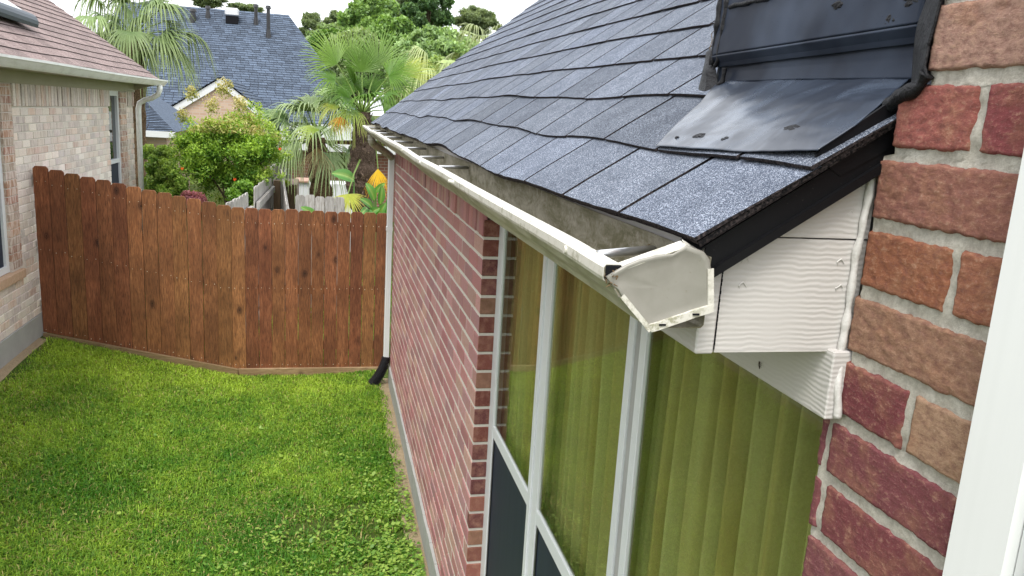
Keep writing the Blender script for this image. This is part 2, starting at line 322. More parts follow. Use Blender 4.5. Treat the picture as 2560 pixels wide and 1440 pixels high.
# ------------------------------------------------------------------ ground
def sstep(a, b, x):
    t = np.clip((x-a)/(b-a), 0, 1); return t*t*(3-2*t)
def G(x, y):
    x = np.asarray(x, dtype=float); y = np.asarray(y, dtype=float)
    s = 0.40*np.clip((-1.35-x)/1.95, 0, 1)**1.1*(1-.15*sstep(3, 8.2, 11.2-y)*1.0)
    base = 0.03+0.05*np.exp(-((x+.05)/.35)**2)*(y < 8.1)
    yard = base+s
    back = -0.25
    f = sstep(8.6, 11.0, y)*(x > -3.4)
    z = yard*(1-f)+back*f
    z = z + .012*np.sin(x*3.1+1)*np.sin(y*2.3) * (y < 9)
    return z
gx = np.concatenate([[-160, -80, -40, -20, -10, -6], np.arange(-4.2, 0.61, .1), [1, 2, 4, 8, 15, 30, 60, 120, 200]])
gy = np.concatenate([[-80, -30, -10, -3], np.arange(-1, 9.01, .1), [9.5, 10, 10.5, 11, 12, 14, 17, 21, 28, 40, 60, 100, 200, 400]])
XX, YY = np.meshgrid(gx, gy, indexing='ij'); ZZ = G(XX, YY)
nx, ny = XX.shape; I = np.arange(nx*ny).reshape(nx, ny)
F = np.stack([I[:-1, :-1], I[1:, :-1], I[1:, 1:], I[:-1, 1:]], -1).reshape(-1, 4)
g = mesh_np('ground', np.stack([XX, YY, ZZ], -1).reshape(-1, 3), F, M['soil'], smooth=True); tag(g, kind='structure')
def strip(name, pts, wd, mat, dz=.006):      # soil strips beside the foundations
    V = []; F = []
    for i, (x, y, d) in enumerate(pts):
        for k in range(6):
            xx = x+d*wd*k/5*(1+.35*noise.noise(Vector((y*2.2, k*.5, 3)))); yy = y
            V.append((xx, yy, float(G(xx, yy))+dz*(1-.5*(k == 5))-(.01 if k == 5 else 0)))
    for i in range(len(pts)-1):
        for k in range(5): F.append((i*6+k, i*6+k+1, i*6+7+k, i*6+6+k))
    return tag(mesh_np(name, V, F, mat, smooth=True), kind='structure')
strip('dirt_path', [(-3.3, y, 1) for y in np.arange(2.0, 8.15, .1)], .10, M['dirt'])
strip('dirt_path', [(0.0, y, -1) for y in np.arange(1.5, 7.9, .1)], .13, M['dirt'])
# ------------------------------------------------------------------ lawn
def vnoise(x, y, s, seed=0.0):       # cheap smooth value noise, vectorised
    r = np.zeros_like(x); a = 1.0; tot = 0
    for o in range(3):
        k = s*(2**o); r += a*np.sin(k*x+seed+1.7*np.sin(k*.7*y+seed*2))*np.cos(k*y*1.1+seed*3+1.3*np.sin(k*.9*x)); tot += a; a *= .6
    return r/tot
def blades(n, x0, x1, y0, y1, hmin, hmax, wid, seed, name, mask=None, light=1.0):
    rg = np.random.default_rng(seed)
    x = rg.uniform(x0, x1, n); y = rg.uniform(y0, y1, n)
    keep = np.ones(n, bool) if mask is None else mask(x, y, rg); x = x[keep]; y = y[keep]; n = len(x)
    h = rg.uniform(hmin, hmax, n)*(1+.35*vnoise(x, y, 2.4, 2.0)); a = rg.uniform(0, 2*PI, n); lean = rg.uniform(.2, 1.35, n)
    wv = wid*rg.uniform(.6, 1.3, n); z = G(x, y)
    dx, dy = np.cos(a), np.sin(a); px, py = -dy, dx
    b = np.stack([x, y, z-.004], -1); s = np.stack([px*wv/2, py*wv/2, np.zeros(n)], -1)
    mid = b+np.stack([dx*h*lean*.35, dy*h*lean*.35, h*.65], -1); tip = b+np.stack([dx*h*lean*1.0, dy*h*lean*1.0, h*(1-.35*lean)], -1)
    V = np.stack([b-s, b+s, mid+s*.8, mid-s*.8, tip], 1).reshape(-1, 3)
    i = np.arange(n)[:, None]*5
    F = np.concatenate([i+np.array([[0, 1, 2]]), i+np.array([[0, 2, 3]]), i+np.array([[3, 2, 4]])], 1).reshape(-1, 3)
    patch = vnoise(x, y, .9, 5.0)*.8+.5*vnoise(x, y, 3.1, 1.0)+.35*vnoise(x, y, 11., 2.0)+rg.normal(0, .33, n)-.25*(x > -1.4)  # right half set darker: shade beside the house put into blade colour
    t = np.clip(.45+.60*patch, 0, 1)[:, None]
    c = np.array([.065, .20, .015])*(1-t)+np.array([.40, .55, .06])*t
    dry = (rg.random(n) < .035+.14*np.clip(vnoise(x, y, 1.1, 9.0)-.15, 0, 1))[:, None]
    c = np.where(dry, np.array([.42, .36, .14]), c)*rg.uniform(.75, 1.25, n)[:, None]*light
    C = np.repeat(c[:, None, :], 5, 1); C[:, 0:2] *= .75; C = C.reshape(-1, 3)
    return mesh_np(name, V, F, M['grass'], cols=C)
def mask_lawn(x, y, rg):
    wall = np.clip((-.05-x)/.12+.45*vnoise(x, y, 3.3, 4.), 0, 1); lf = np.clip((x+3.27)/.16-.1+.7*vnoise(x, y, 2.0, 7.), 0, 1)
    k = wall*lf*(.74+.26*vnoise(x, y, 6.0, 3.0))*np.where((x > -.9) & (y < 5.2), np.clip(.75+1.3*vnoise(x, y, 7.0, 8.), .12, 1), 1); fy = np.where(x < -1.5, 8.08+.06*(-1.5-x), 8.05); return (rg.random(len(x)) < k) & (y < fy) & (x < -.012)
g = blades(380000, -3.3, 0, 2.2, 8.2, .020, .052, .0065, 1, 'lawn_grass', mask_lawn)
tag(g, 'short green lawn grass between the two houses', 'grass', kind='stuff')
g = blades(26000, -4.5, 2, 8.4, 14, .08, .25, .014, 2, 'back_grass', lambda x, y, rg: rg.random(len(x)) < .9)
tag(g, 'taller grass and ground cover behind the brown fence', 'grass', kind='stuff')
def round_leaves(n, seed):
    rg = np.random.default_rng(seed)
    x = -.04-np.abs(rg.normal(0, .75, n)); y = 3.3+rg.gamma(1.6, .75, n)
    k = np.clip(1.15-np.abs(x)*.55-(y-3.6)*.28+.7*vnoise(x, y, 3.0, 6.), 0, 1) + .035
    keep = (rg.random(n) < k) & (vnoise(x, y, 7.0, 8.) > -.35) & (x > -3.0) & (y < 7.9); x = x[keep]; y = y[keep]
    x2 = rg.uniform(-2.9, -.1, n//9); y2 = rg.uniform(3.2, 7.6, n//9); p = vnoise(x2, y2, 2.2, 11.) > .25; x = np.concatenate([x, x2[p]]); y = np.concatenate([y, y2[p]]); n = len(x)
    z = G(x, y)+rg.uniform(.02, .05, n); r = rg.uniform(.005, .0150, n)*rg.uniform(.65, 1.1, n)
    tilt = rg.normal(0, .35, (n, 2)); K = 8
    V = np.zeros((n, K, 3)); a0 = rg.uniform(0, 2*PI, n)
    for k_ in range(K):
        th = a0+2*PI*k_/K; rr = r*(1.0 if k_ else .55); lx = rr*np.cos(th); ly = rr*np.sin(th)*.85
        V[:, k_, 0] = x+lx; V[:, k_, 1] = y+ly; V[:, k_, 2] = z+lx*tilt[:, 0]+ly*tilt[:, 1]
    F = np.arange(n*K).reshape(n, K); t = rg.random(n)[:, None]
    c = np.array([.09, .23, .025])*(1-t)+np.array([.33, .46, .08])*t
    return mesh_np('ground_cover', V.reshape(-1, 3), F, M['leaf'], cols=np.repeat(c[:, None, :], K, 1).reshape(-1, 3))
tag(round_leaves(17000, 5), 'round leaved green weeds spreading through the lawn beside the brick wall', 'weeds', kind='stuff')
# ------------------------------------------------------------------ the brick house on the right
house = empty('brick_house', (0, 4, 0), 'red brick house with grey shingle roof, white gutter and tall windows on the right', 'house')
CR = .0816
PAL = [(.47, .22, .22), (.41, .18, .19), (.50, .27, .265), (.44, .23, .235), (.41, .23, .24), (.51, .32, .27)]
def brick_wall(mb, xf, y0, y1, z0, z1, zph, cr, bl, out=-1, gap=.011, pal=PAL, jit=.0016, dep=.05, m=0, xoff=None):
    k0 = math.floor((z0-zph)/cr); z = zph+k0*cr; row = 0
    while z < z1-.01:
        a, b = max(z, z0)+gap/2, min(z+cr, z1)-gap/2
        if b-a > .012:
            y = y0-(bl*.5 if row % 2 else 0)
            while y < y1:
                p, q = max(y, y0), min(y+bl, y1)
                if q-p > .03:
                    c = jc(random.choice(pal), .84, 1.16)
                    e = random.uniform(-jit, jit)
                    mb.box((xf+out*e, p+(gap/2 if p > y0 else 0)+random.uniform(0, .0015), a+random.uniform(-.001, .001)), (xf-out*dep, q-(gap/2 if q < y1 else 0), b), m, c, .003)
                y += bl
        z += cr; row += 1
WT = 2.262       # top of coursed brick under the soldier row
mb = MB(); YF = 7.68; YR = 3.16; YN = .835
brick_wall(mb, 0.0, YR+.002, YF, .262, WT, 2.098, CR, .208, gap=.0155)
y = YR+.002                                    # soldier course
while y < YF:
    c = jc(random.choice(PAL), .85, 1.12)
    mb.box((random.uniform(-.009, .002), y+.004, WT+.006), (.05, min(y+.0816, YF)-.004, 2.47), 0, c, .003); y += .0816
# window reveal bricks (far jamb), seen end on
z = 2.098-CR*24
while z < 2.3:
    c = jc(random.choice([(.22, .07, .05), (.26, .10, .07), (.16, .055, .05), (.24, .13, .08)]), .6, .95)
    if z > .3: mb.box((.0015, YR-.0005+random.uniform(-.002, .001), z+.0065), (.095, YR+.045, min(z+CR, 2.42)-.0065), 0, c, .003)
    z += CR
o = mb.build('wall', M['brick_far'], house)
mb = MB(); mb.box((.0032, YR+.006, .255), (.12, YF-.004, WT+.004)); mb.box((.014, YR+.006, WT+.0041), (.12, YF-.004, 2.47)); mb.box((.012, YN+.05, .0), (.12, YR, .60)); mb.box((.10, YN, 2.435), (.16, YR, 2.49))
mb.build('mortar_joint', M['mortar_light'], house)
mb = MB()
N = 60
for i in range(N):                             # foundation with a slightly rough top edge
    a = .85+(YF-.85)*i/N; b = .85+(YF-.85)*(i+1)/N
    mb.box((-.012-.003*random.random(), a, -.3), (.1, b+.0001, .262+random.uniform(-.006, .002)))
mb.build('foundation', M['concrete'], house)
# near brick pier: individually shaped rough bricks
def rough_brick(mb, y0, y1, z0, z1, xf, c, seed, wear=1.0):
    ny_, nz_ = max(10, int((y1-y0)/.0026)), max(10, int((z1-z0)/.0026)); V = []; F = []
    for i in range(ny_+1):
        for j in range(nz_+1):
            s, t = i/ny_, j/nz_; y = y0+(y1-y0)*s; z = z0+(z1-z0)*t
            ed = min(s*(y1-y0), (1-s)*(y1-y0), t*(z1-z0), (1-t)*(z1-z0))
            jy = noise.fractal(Vector((seed, z*80, y*80)), 1.0, 2.0, 4)*.0020; jz = noise.fractal(Vector((z*80, seed+5, y*80)), 1.0, 2.0, 4)*.0020
            rel = noise.fractal(Vector((seed*3.1, y*70, z*110)), 1.0, 2.0, 5)*.0009*wear + noise.noise(Vector((seed, y*14, z*14)))*.0006
            fall = .006*math.exp(-ed/.0006)+.0004*math.exp(-ed/.003)
            V.append((xf-rel+fall, y+jy, z+jz))
    n_ = nz_+1
    for i in range(ny_):
        for j in range(nz_): F.append((i*n_+j, i*n_+j+1, (i+1)*n_+j+1, (i+1)*n_+j))
    base = len(V)
    rim = [i*n_ for i in range(ny_+1)]+[ny_*n_+j for j in range(1, nz_+1)]+[i*n_+nz_ for i in range(ny_-1, -1, -1)]+[j for j in range(nz_-1, 0, -1)]
    V += [(V[k][0]+.02, V[k][1], V[k][2]) for k in rim]
    for k in range(len(rim)): F.append((rim[k], rim[(k+1) % len(rim)], base+(k+1) % len(rim), base+k))
    mb.add(V, F, 0, c)
mb = MB(); ZP = 2.0815
rows = {}
def row(k): return ZP+k*CR
# (row, brick ends along y from the outer corner towards the camera)
lay = {-4: [.84, .82, .60, .40], -3: [.845, .73, .53, .33], -2: [.845, .82, .615, .40], -1: [.842, .70, .50, .30], 0: [.843, .820, .612, .40], 1: [.842, .695, .49, .30], 2: [.845, .826, .600, .40],
       3: [.846, .832, .612, .40], 4: [.82, .704, .50, .30], 5: [.822, .60, .40, .2], 6: [.815, .674, .47, .27], 7: [.812, .59, .38, .2], 8: [.797, .678, .48, .28], 9: [.760, .59, .38, .2], 10: [.757, .67, .46, .26], 11: [.755, .58, .38, .2], 12: [.755, .66, .46, .26], 13: [.80, .6, .4, .2]}
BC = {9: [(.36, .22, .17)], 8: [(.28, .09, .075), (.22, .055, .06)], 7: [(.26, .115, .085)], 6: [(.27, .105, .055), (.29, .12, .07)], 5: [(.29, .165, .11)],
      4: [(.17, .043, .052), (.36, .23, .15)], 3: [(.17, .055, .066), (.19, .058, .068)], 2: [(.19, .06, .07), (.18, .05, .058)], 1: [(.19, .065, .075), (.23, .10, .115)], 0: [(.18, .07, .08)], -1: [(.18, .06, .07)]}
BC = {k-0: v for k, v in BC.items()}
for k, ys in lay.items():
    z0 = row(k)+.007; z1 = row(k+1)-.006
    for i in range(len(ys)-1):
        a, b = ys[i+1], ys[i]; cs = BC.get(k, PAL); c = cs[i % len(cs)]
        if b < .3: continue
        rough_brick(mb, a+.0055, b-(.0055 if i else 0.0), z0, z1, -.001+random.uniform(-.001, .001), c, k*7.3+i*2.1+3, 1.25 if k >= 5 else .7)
for k in range(-24, -4):                        # below the picture: plain bricks
    ys = [.845, .70, .5, .3] if k % 2 else [.845, .79, .59, .39, .25]
    for i in range(len(ys)-1): mb.box((-.001, ys[i+1]+.005, row(k)+.007), (.04, ys[i]-(.005 if i else 0), row(k+1)-.006), 0, PAL[(k+i) % 6], .003)
for k in range(-24, 4): mb.box((.02, .8425, row(k)+.007), (.13, .8445, row(k+1)-.006), 0, PAL[k % 6], .003)
o = mb.build('brick_pier', M['brick'], house, smooth=True)
o['label'] = 'close rough brick pier with wide mortar joints'
ny_, nz_ = 150, 330; V = []; F = []
for i in range(ny_+1):
    for j in range(nz_+1):
        z = 2.0+(3.15-2.0)*j/nz_; ym = .842 if z < 2.415 else (.812 if z < 2.735 else (.795 if z < 2.806 else .755)); y = .25+(ym-.25)*i/ny_
        V.append((.0034+noise.fractal(Vector((y*35, z*35, 1)), 1.0, 2.0, 6)*.0030, y+(noise.noise(Vector((0, z*50, 9)))*.004 if i == ny_ else 0), z))
n_ = nz_+1
for i in range(ny_):
    for j in range(nz_): F.append((i*n_+j, i*n_+j+1, (i+1)*n_+j+1, (i+1)*n_+j))
mesh_np('pier_mortar', V, F, M['mortar'], house, smooth=True)
mb = MB(); mb.box((.012, .25, .0), (.15, .836, 2.05)); mb.box((.012, .25, 2.05), (.15, .838, 2.40)); mb.box((.012, .25, 2.4001), (.15, .79, 2.78)); mb.box((.012, .25, 2.7801), (.15, .75, 3.4)); mb.box((.012, -1.5, 0), (.15, .2495, 1.6)); mb.build('pier_core', M['mortar'], house)
# ---- roof
SL = .67
def SY(y): return .645+.155*(1-math.exp(-max(0, y-.8)/1.4))
EX = -.225; EZ = 2.622; NRM = Vector((-SL, 0, 1)).normalized()
def sag(x, y):
    f = max(0.0, 1-(x-EX)/.5)
    return f*(.0055*math.sin(y*2.1+.6)+.004*math.sin(y*4.7+1.0)+.003*math.sin(y*9.1))
def RP(x, y, h=0.0):
    return Vector((x, y, EZ+SY(y)*(x-EX)+sag(x, y)))+NRM*h
YA, YB = .80, 7.75
mb = MB(); Vd = []; Fd = []
xs = [EX+.004, 0, .4, 1, 2, 3.6]; ys_ = list(np.arange(YA+.012, YB, .15))+[YB-.004]
Vd = [tuple(RP(x, y, -.002)) for x in xs for y in ys_]; n_ = len(ys_)
Fd = [(i*n_+j, (i+1)*n_+j, (i+1)*n_+j+1, i*n_+j+1) for i in range(len(xs)-1) for j in range(n_-1)]
mb.add(Vd, Fd, 1, (1, 1, 1))
ex = .128; TW = .262
for r in range(33):
    xb = EX+r*ex*(1.0 if r < 1 else 1.0); off = [0, .5, .25, .75][r % 4]*TW+random.uniform(-.03, .03)
    ylo = YA+random.uniform(-.004, .006); wob = random.uniform(0, 30)
    y = ylo-off-TW
    while y < YB:
        a, b = max(y+.0055, ylo), min(y+TW-.0055+random.uniform(-.001, .001), YB-.001)
        y += TW
        if b-a < .02: continue
        sh = random.choice([.80, .92, 1.0, 1.05, 1.16])*random.uniform(.96, 1.04); blu = random.uniform(-.04, .03); cc = (sh, sh*(1+blu*.3), sh*(1+blu))
        n = max(2, int((b-a)/.03)); V = []; rag = random.uniform(-.003, .003)
        for i in range(n+1):
            yy = a+(b-a)*i/n
            wx = .003*math.sin(yy*3.3+wob)+.0015*math.sin(yy*8.7+wob*2)+.0016*noise.noise(Vector((yy*60, r, 0)))+rag*.5
            if r == 0: wx = .0045*math.sin(yy*2.9)+.002*math.sin(yy*7)+.002*noise.noise(Vector((yy*60, r, 0)))
            lift = .0085+.0045*max(0, noise.noise(Vector((yy*2.4, r*3.3, 5))))
            xq = xb+wx; V += [RP(xq, yy, lift-.0048), RP(xq, yy, lift), RP(xb+ex*.3, yy, .0075), RP(xb+ex*1.12, yy, .0018)]
        F = []
        for i in range(n):
            q = i*4; F += [(q+4, q+5, q+1, q), (q+5, q+6, q+2, q+1), (q+6, q+7, q+3, q+2)]
        F += [(0, 1, 2, 3), (n*4+3, n*4+2, n*4+1, n*4)]
        b0 = len(mb.v); mb.add(V, F, 0, cc)
        nf = len(F)
        for i in range(n): mb.m[len(mb.m)-nf+i*3] = 1
        mb.m[-1] = 1; mb.m[-2] = 1
roof = mb.build('roof', [M['shingle'], M['sh_edge']], house)
# starter layers visible along the eave and the near rake
mb = MB()
for lay_, dx in ((-.003, .004), (-.0075, .0085)):
    V = []; F = []; n = 230
    for i in range(n+1):
        yy = YA+.004+(YB-YA-.008)*i/n; wx = .0045*math.sin(yy*2.9)+.002*math.sin(yy*7)+.0012*noise.noise(Vector((yy*80, lay_*900, 0)))
        V += [RP(EX+dx*.6+wx, yy, lay_), RP(EX+dx*.6+wx, yy, lay_+.0042), RP(EX+.05, yy, lay_+.0036)]
    for i in range(n): q = i*3; F += [(q+3, q+4, q+1, q), (q+4, q+5, q+2, q+1)]
    mb.add(V, F)
for k in range(2):
    yk = YA+.001+k*.0022; n = 60; V = []; F = []
    for i in range(n+1):
        xx = EX+.004+(.30)*i/n; V += [RP(xx, yk, -.0035-k*.003), RP(xx, yk, .0015-k*.0034), RP(xx, yk+.05, .0015-k*.0034)]
    for i in range(n): q = i*3; F += [(q, q+1, q+4, q+3), (q+1, q+2, q+5, q+4)]
    mb.add(V, F)
mb.build('roof_underlayer', M['sh_edge'], roof)
# black drip edge along the near rake and far rake
mb = MB()
def rake_poly(y, d0, d1, x0, x1): return [RP(x0, y, d0), RP(x1, y, d0), RP(x1, y, 0)+Vector((0, 0, d1)), RP(x0, y, 0)+Vector((0, 0, d1))]
mb.prism(rake_poly(.8125, -.014, -.052, EX+.012, .12), (0, .003, 0)); mb.prism(rake_poly(.806, -.038, -.057, EX+.014, .12), (0, .0065, 0))
mb.prism(rake_poly(.8125, -.012, -.0165, EX+.012, .30), (0, .06, 0))
mb.build('drip_edge', M['drip'], house)
mb = MB(); mb.prism([at(2040, 392, .811), at(2052, 372, .811), at(2150, 306, .811), at(2240, 244, .811), at(2310, 196, .811), at(2330, 230, .811), at(2260, 330, .811), at(2222, 374, .811), at(2100, 440, .811)], (0, .004, 0)); mb.build('rake_edge_shade', M['drip'], house)  # black sheet standing in for drip edge and the shadow beside the apron
mb = MB(); mb.prism(rake_poly(YB-.006, -.004, -.055, EX+.005, 3.6), (0, .003, 0)); mb.build('drip_edge', M['drip'], house)
# rake return box: siding, corner board, fascia, frieze
BZ = 2.492
def zr(x, d): return EZ+SL*(x-EX)+d
mb = MB(); mb.prism([(-.172, .829, BZ), (.012, .829, BZ), (.012, .829, 2.6305), (-.172, .829, 2.6305)], (0, .02, 0))
o = mb.build('siding_board', M['painted_grain'], house)
mb = MB(); mb.prism([(-.172, .8275, 2.6325), (.012, .8275, 2.6325), (.012, .8275, zr(.012, -.03)), (-.10, .8275, zr(-.10, -.03)), (-.172, .8275, 2.640)], (0, .02, 0))
mb.build('siding_board', M['painted_grain'], house)
mb = MB(); mb.box((-.198, .8255, BZ-.001), (-.1745, YB-.03, 2.638), 0, (1, 1, 1), .002); mb.build('fascia', M['painted_grain'], house)
mb = MB(); mb.box((-.1740, .832, BZ+.004), (-.004, YB-.03, BZ+.014)); mb.build('soffit', M['painted_grain'], house)
mb = MB(); mb.box((-.020, .815, 2.408), (.012, YR-.3, 2.4955), 0, (1, 1, 1), .0015); mb.box((-.018, YR-.2998, 2.44), (.004, YB-.06, 2.4955)); mb.build('frieze_board', M['painted_grain'], house)
# caulk beads: irregular tubes
def bead(pts, r, mat, name, parent, seed=0, n=40, ir=.5):
    mb_ = MB(); P = []; R_ = []
    pts = [Vector(p) for p in pts]
    L = [0]
    for i in range(1, len(pts)): L.append(L[-1]+(pts[i]-pts[i-1]).length)
    for i in range(n+1):
        s = L[-1]*i/n; k = 1
        while k < len(L)-1 and L[k] < s: k += 1
        t = (s-L[k-1])/max(1e-6, L[k]-L[k-1]); p = pts[k-1].lerp(pts[k], t)
        q = Vector((noise.noise(Vector((s*30, seed, 0))), noise.noise(Vector((s*30, seed, 4))), noise.noise(Vector((s*30, seed, 8)))))
        P.append(p+q*r*.5); R_.append(r*(1+ir*noise.noise(Vector((s*45, seed+3, 1)))))
    mb_.tube(P, R_, 10); return mb_.build(name, mat, parent, smooth=True)
bead([(.002, .818, 2.762), (.001, .819, 2.735), (-.001, .823, 2.67), (-.003, .8245, 2.60), (-.003, .8245, 2.52), (-.006, .823, 2.488), (-.008, .814, 2.455), (-.006, .809, 2.412)], .0046, M['caulk'], 'caulk_bead', house, 1, 90, .5)
mb = MB()
for (a, b) in [((.0, 2.70), (.004, .0)), ]: pass
for k in range(26):                            # thin crack line between the corner board and the siding
    z = BZ+.004+k*.0048
    if z > 2.615: break
    mb.box((-.1742+noise.noise(Vector((z*200, 0, 0)))*.0005, .8268, z), (-.1728+noise.noise(Vector((z*200, 0, 0)))*.0005, .8289, z+.0042))
mb.build('crack', M['dark'], house)
mb = MB()
for (u, v) in [(1855, 718), (1862, 655), (2100, 660), (2098, 725), (2055, 520), (2125, 540)]:       # paint blisters over nails
    p = at(u, v, .8285); mb = MB()
    mb.tube([p+Vector((math.cos(q*.7)*.0045*(1+.3*math.sin(q*2+u)), -.0004, math.sin(q*.7)*.0055*(1+.3*math.cos(q*3+u)))) for q in range(6)], [.0003, .0008, .0011, .0007, .0010, .0003], 6); mb.build('paint_blister', M['caulk'], house)
mb = MB(); p = atx(1899, 912, -.0225)         # small insect resting on the frieze board
mb.tube([p+Vector((0, -.001, -.006)), p+Vector((0, 0, -.002)), p+Vector((0, .0005, 0)), p+Vector((0, .001, .0025)), p+Vector((0, .0015, .0045))], [.0004, .0011, .0005, .0012, .0006], 7)
for q in (-1, 0, 1):
    for sd_ in (-1, 1): mb.tube([p+Vector((0, 0, q*.0012+.001)), p+Vector((-.0012, sd_*.0022, q*.002+.002)), p+Vector((.001, sd_*.004, q*.003))], .0002, 4)
t = NT('insect_shell'); M['bug'] = t.fin((.03, .015, .01), .4, .4); tag(mb.build('insect', M['bug']), 'tiny dark insect resting on the white frieze board under the boxed eave', 'insect')
mb = MB(); a_, b_ = RP(.17, 1.62, .012), RP(.20, 1.66, .03); mb.tube([a_, a_.lerp(b_, .5)+Vector((.004, 0, .004)), b_, b_+Vector((.006, -.01, .012))], [.0012, .001, .0009, .0005], 6)
tag(mb.build('twig', M['bark']), 'short thin twig lying on the grey shingles left of the black flashing', 'twig')
# ---- metal flashing at the wall return above the roof
fl = M['flash']
def sheet(name, grid, mat, thick, seed, amp, parent, nn=(60, 30)):
    """bilinear/poly patch from a list of rows of 3D points"""
    rows_ = [[Vector(p) for p in r] for r in grid]; A, B = nn; V = []; F = []
    def ev(s, t):
        fr = s*(len(rows_)-1); i = min(int(fr), len(rows_)-2); a = fr-i
        def rw(r):
            ft = t*(len(r)-1); j = min(int(ft), len(r)-2); b = ft-j; return r[j].lerp(r[j+1], b)
        return rw(rows_[i]).lerp(rw(rows_[i+1]), a)
    for i in range(A+1):
        for j in range(B+1):
            s, t = i/A, j/B; p = ev(s, t); d1 = ev(min(1, s+.02), t)-ev(max(0, s-.02), t); d2 = ev(s, min(1, t+.02))-ev(s, max(0, t-.02))
            nrm = d1.cross(d2).normalized(); nrm = nrm if nrm.x < 0 else -nrm
            h = noise.noise(Vector((p.x*16+seed, p.y*11, p.z*11)))*amp+noise.noise(Vector((p.x*45+seed, p.y*40, p.z*40)))*amp*.22
            V.append(p+nrm*h)
    n_ = B+1
    for i in range(A):
        for j in range(B): F.append((i*n_+j, i*n_+j+1, (i+1)*n_+j+1, (i+1)*n_+j))
    o = mesh_np(name, V, F, mat, parent, smooth=True); md = o.modifiers.new('thick', 'SOLIDIFY'); md.thickness = thick; md.offset = 1
    return o
WX = .065
# lower apron: lies over the shingles, turned up the wall
def ra(u, v, h):                                # photo point on the roof plane raised by h
    r = Vector(ray(u, v)); z0 = EZ+h; k = (z0+SL*(CAM[0]-EX)-CAM[2])/(r.z-SL*r.x); return Vector(CAM)+r*k
apron = sheet('apron_flashing', [[ra(1640, 365, .018), ra(1745, 372, .018), ra(1850, 377, .018), ra(1950, 380, .018), ra(2045, 378, .018)],
     [ra(1700, 305, .019), ra(1810, 315, .019), ra(1930, 325, .019), ra(2060, 325, .019), ra(2140, 312, .019)],
     [ra(1752, 258, .019), ra(1880, 262, .019), ra(2010, 262, .019), ra(2120, 255, .019), ra(2215, 248, .019)],
     [Vector((WX-.003, 1.365, 2.834)), Vector((WX-.004, 1.22, 2.832)), Vector((WX-.004, 1.1, 2.830)), Vector((WX-.004, .97, 2.826)), Vector((WX-.004, .862, 2.824))]], fl, .0012, 2.0, .0022, house, (50, 70))
o = sheet('wall_flashing', [[Vector((WX-.004, 1.372, 2.8335)), Vector((WX-.005, 1.1, 2.830)), Vector((WX-.004, .842, 2.823))],
     [Vector((WX-.001, 1.372, 2.85)), Vector((WX-.001, 1.1, 2.85)), Vector((WX-.001, .842, 2.848))],
     [Vector((WX, 1.372, 2.866)), Vector((WX, 1.1, 2.869)), Vector((WX, .842, 2.872))]], M['flash_wall'], .0012, 9.0, .0018, house, (20, 60))
o = sheet('counter_flashing', [[Vector((WX-.006, 1.37, 2.860)), Vector((WX-.006, 1.1, 2.8625)), Vector((WX-.006, .842, 2.865))],
     [Vector((WX-.009, 1.37, 2.867)), Vector((WX-.009, 1.1, 2.8695)), Vector((WX-.009, .842, 2.872))],
     [Vector((WX-.0165, 1.37, 2.8765)), Vector((WX-.0165, 1.1, 2.879)), Vector((WX-.0165, .842, 2.882))],
     [Vector((WX-.0160, 1.37, 2.8785)), Vector((WX-.0160, 1.1, 2.881)), Vector((WX-.0160, .842, 2.884))],
     [Vector((WX-.008, 1.372, 3.0)), Vector((WX-.008, 1.1, 3.0)), Vector((WX-.008, .842, 3.0))],
     [Vector((WX-.006, 1.372, 3.25)), Vector((WX-.006, 1.1, 3.25)), Vector((WX-.006, .842, 3.25))]], M['flash_wall'], .0012, 5.0, .0020, house, (150, 60))
mb = MB(); mb.box((WX+.004, .80, 2.6), (.6, 1.368, 3.4)); mb.build('wall_return', M['black'], house)
def tar(pts, r, seed, n=50): return bead(pts, r, M['tar'], 'tar_seal', house, seed, n, .7)
def wp(u, v, x=WX-.012): return atx(u, v, x)
sheet('tar_seal', [[atx(2362, -30, -.004), atx(2352, 0, -.004), atx(2337, 55, -.005), atx(2318, 115, -.006), atx(2312, 165, -.008), atx(2318, 190, -.008), atx(2296, 215, -.006)],
     [atx(2345, -30, .012), atx(2336, 0, .012), atx(2322, 55, .012), atx(2306, 115, .010), atx(2300, 165, .006), atx(2304, 195, .002), atx(2275, 232, .000)],
     [atx(2322, -30, .045), atx(2316, 0, .045), atx(2302, 55, .045), atx(2294, 115, .045), atx(2284, 165, .045), atx(2275, 205, .04), atx(2240, 245, .02)]], M['tar'], .003, 3.3, .006, house, (26, 90))
tar([atx(2318, 185, -.004), atx(2300, 210, -.004), atx(2262, 238, -.001), atx(2225, 262, .004)], .0085, 6)
tar([wp(1817, -20), wp(1815, 30), wp(1806, 90), wp(1796, 150), wp(1788, 165)], .0055, 7)
tar([wp(1803, -20), wp(1796, 60), wp(1786, 120), wp(1782, 160)], .006, 8)
tar([wp(1812, 170), wp(1806, 205), wp(1785, 232), wp(1760, 255), wp(1738, 268)], .0045, 9)
tar([wp(1825, 18), wp(1860, 8), wp(1895, 2), wp(1925, -6)], .004, 10)
sheet('side_flashing', [[wp(1782, 120, WX+.004), wp(1765, 130, WX-.0), wp(1757, 180, WX-.01)], [wp(1790, 175, WX-.01), wp(1768, 180, WX-.02), wp(1745, 235, WX-.02)], [wp(1795, 215, WX-.012), wp(1765, 250, WX-.03), wp(1748, 250, WX-.03)]], M['tar'], .0015, 3., .006, house, (24, 24))
mb = MB(); mb.add([wp(1672, 243, .055), wp(1745, 236, .055), wp(1744, 249, .053), wp(1690, 248, .053)], [(0, 1, 2, 3)]); o = mb.build('flashing_tab', M['trim'], house); md = o.modifiers.new('t', 'SOLIDIFY'); md.thickness = .001
mb = MB()
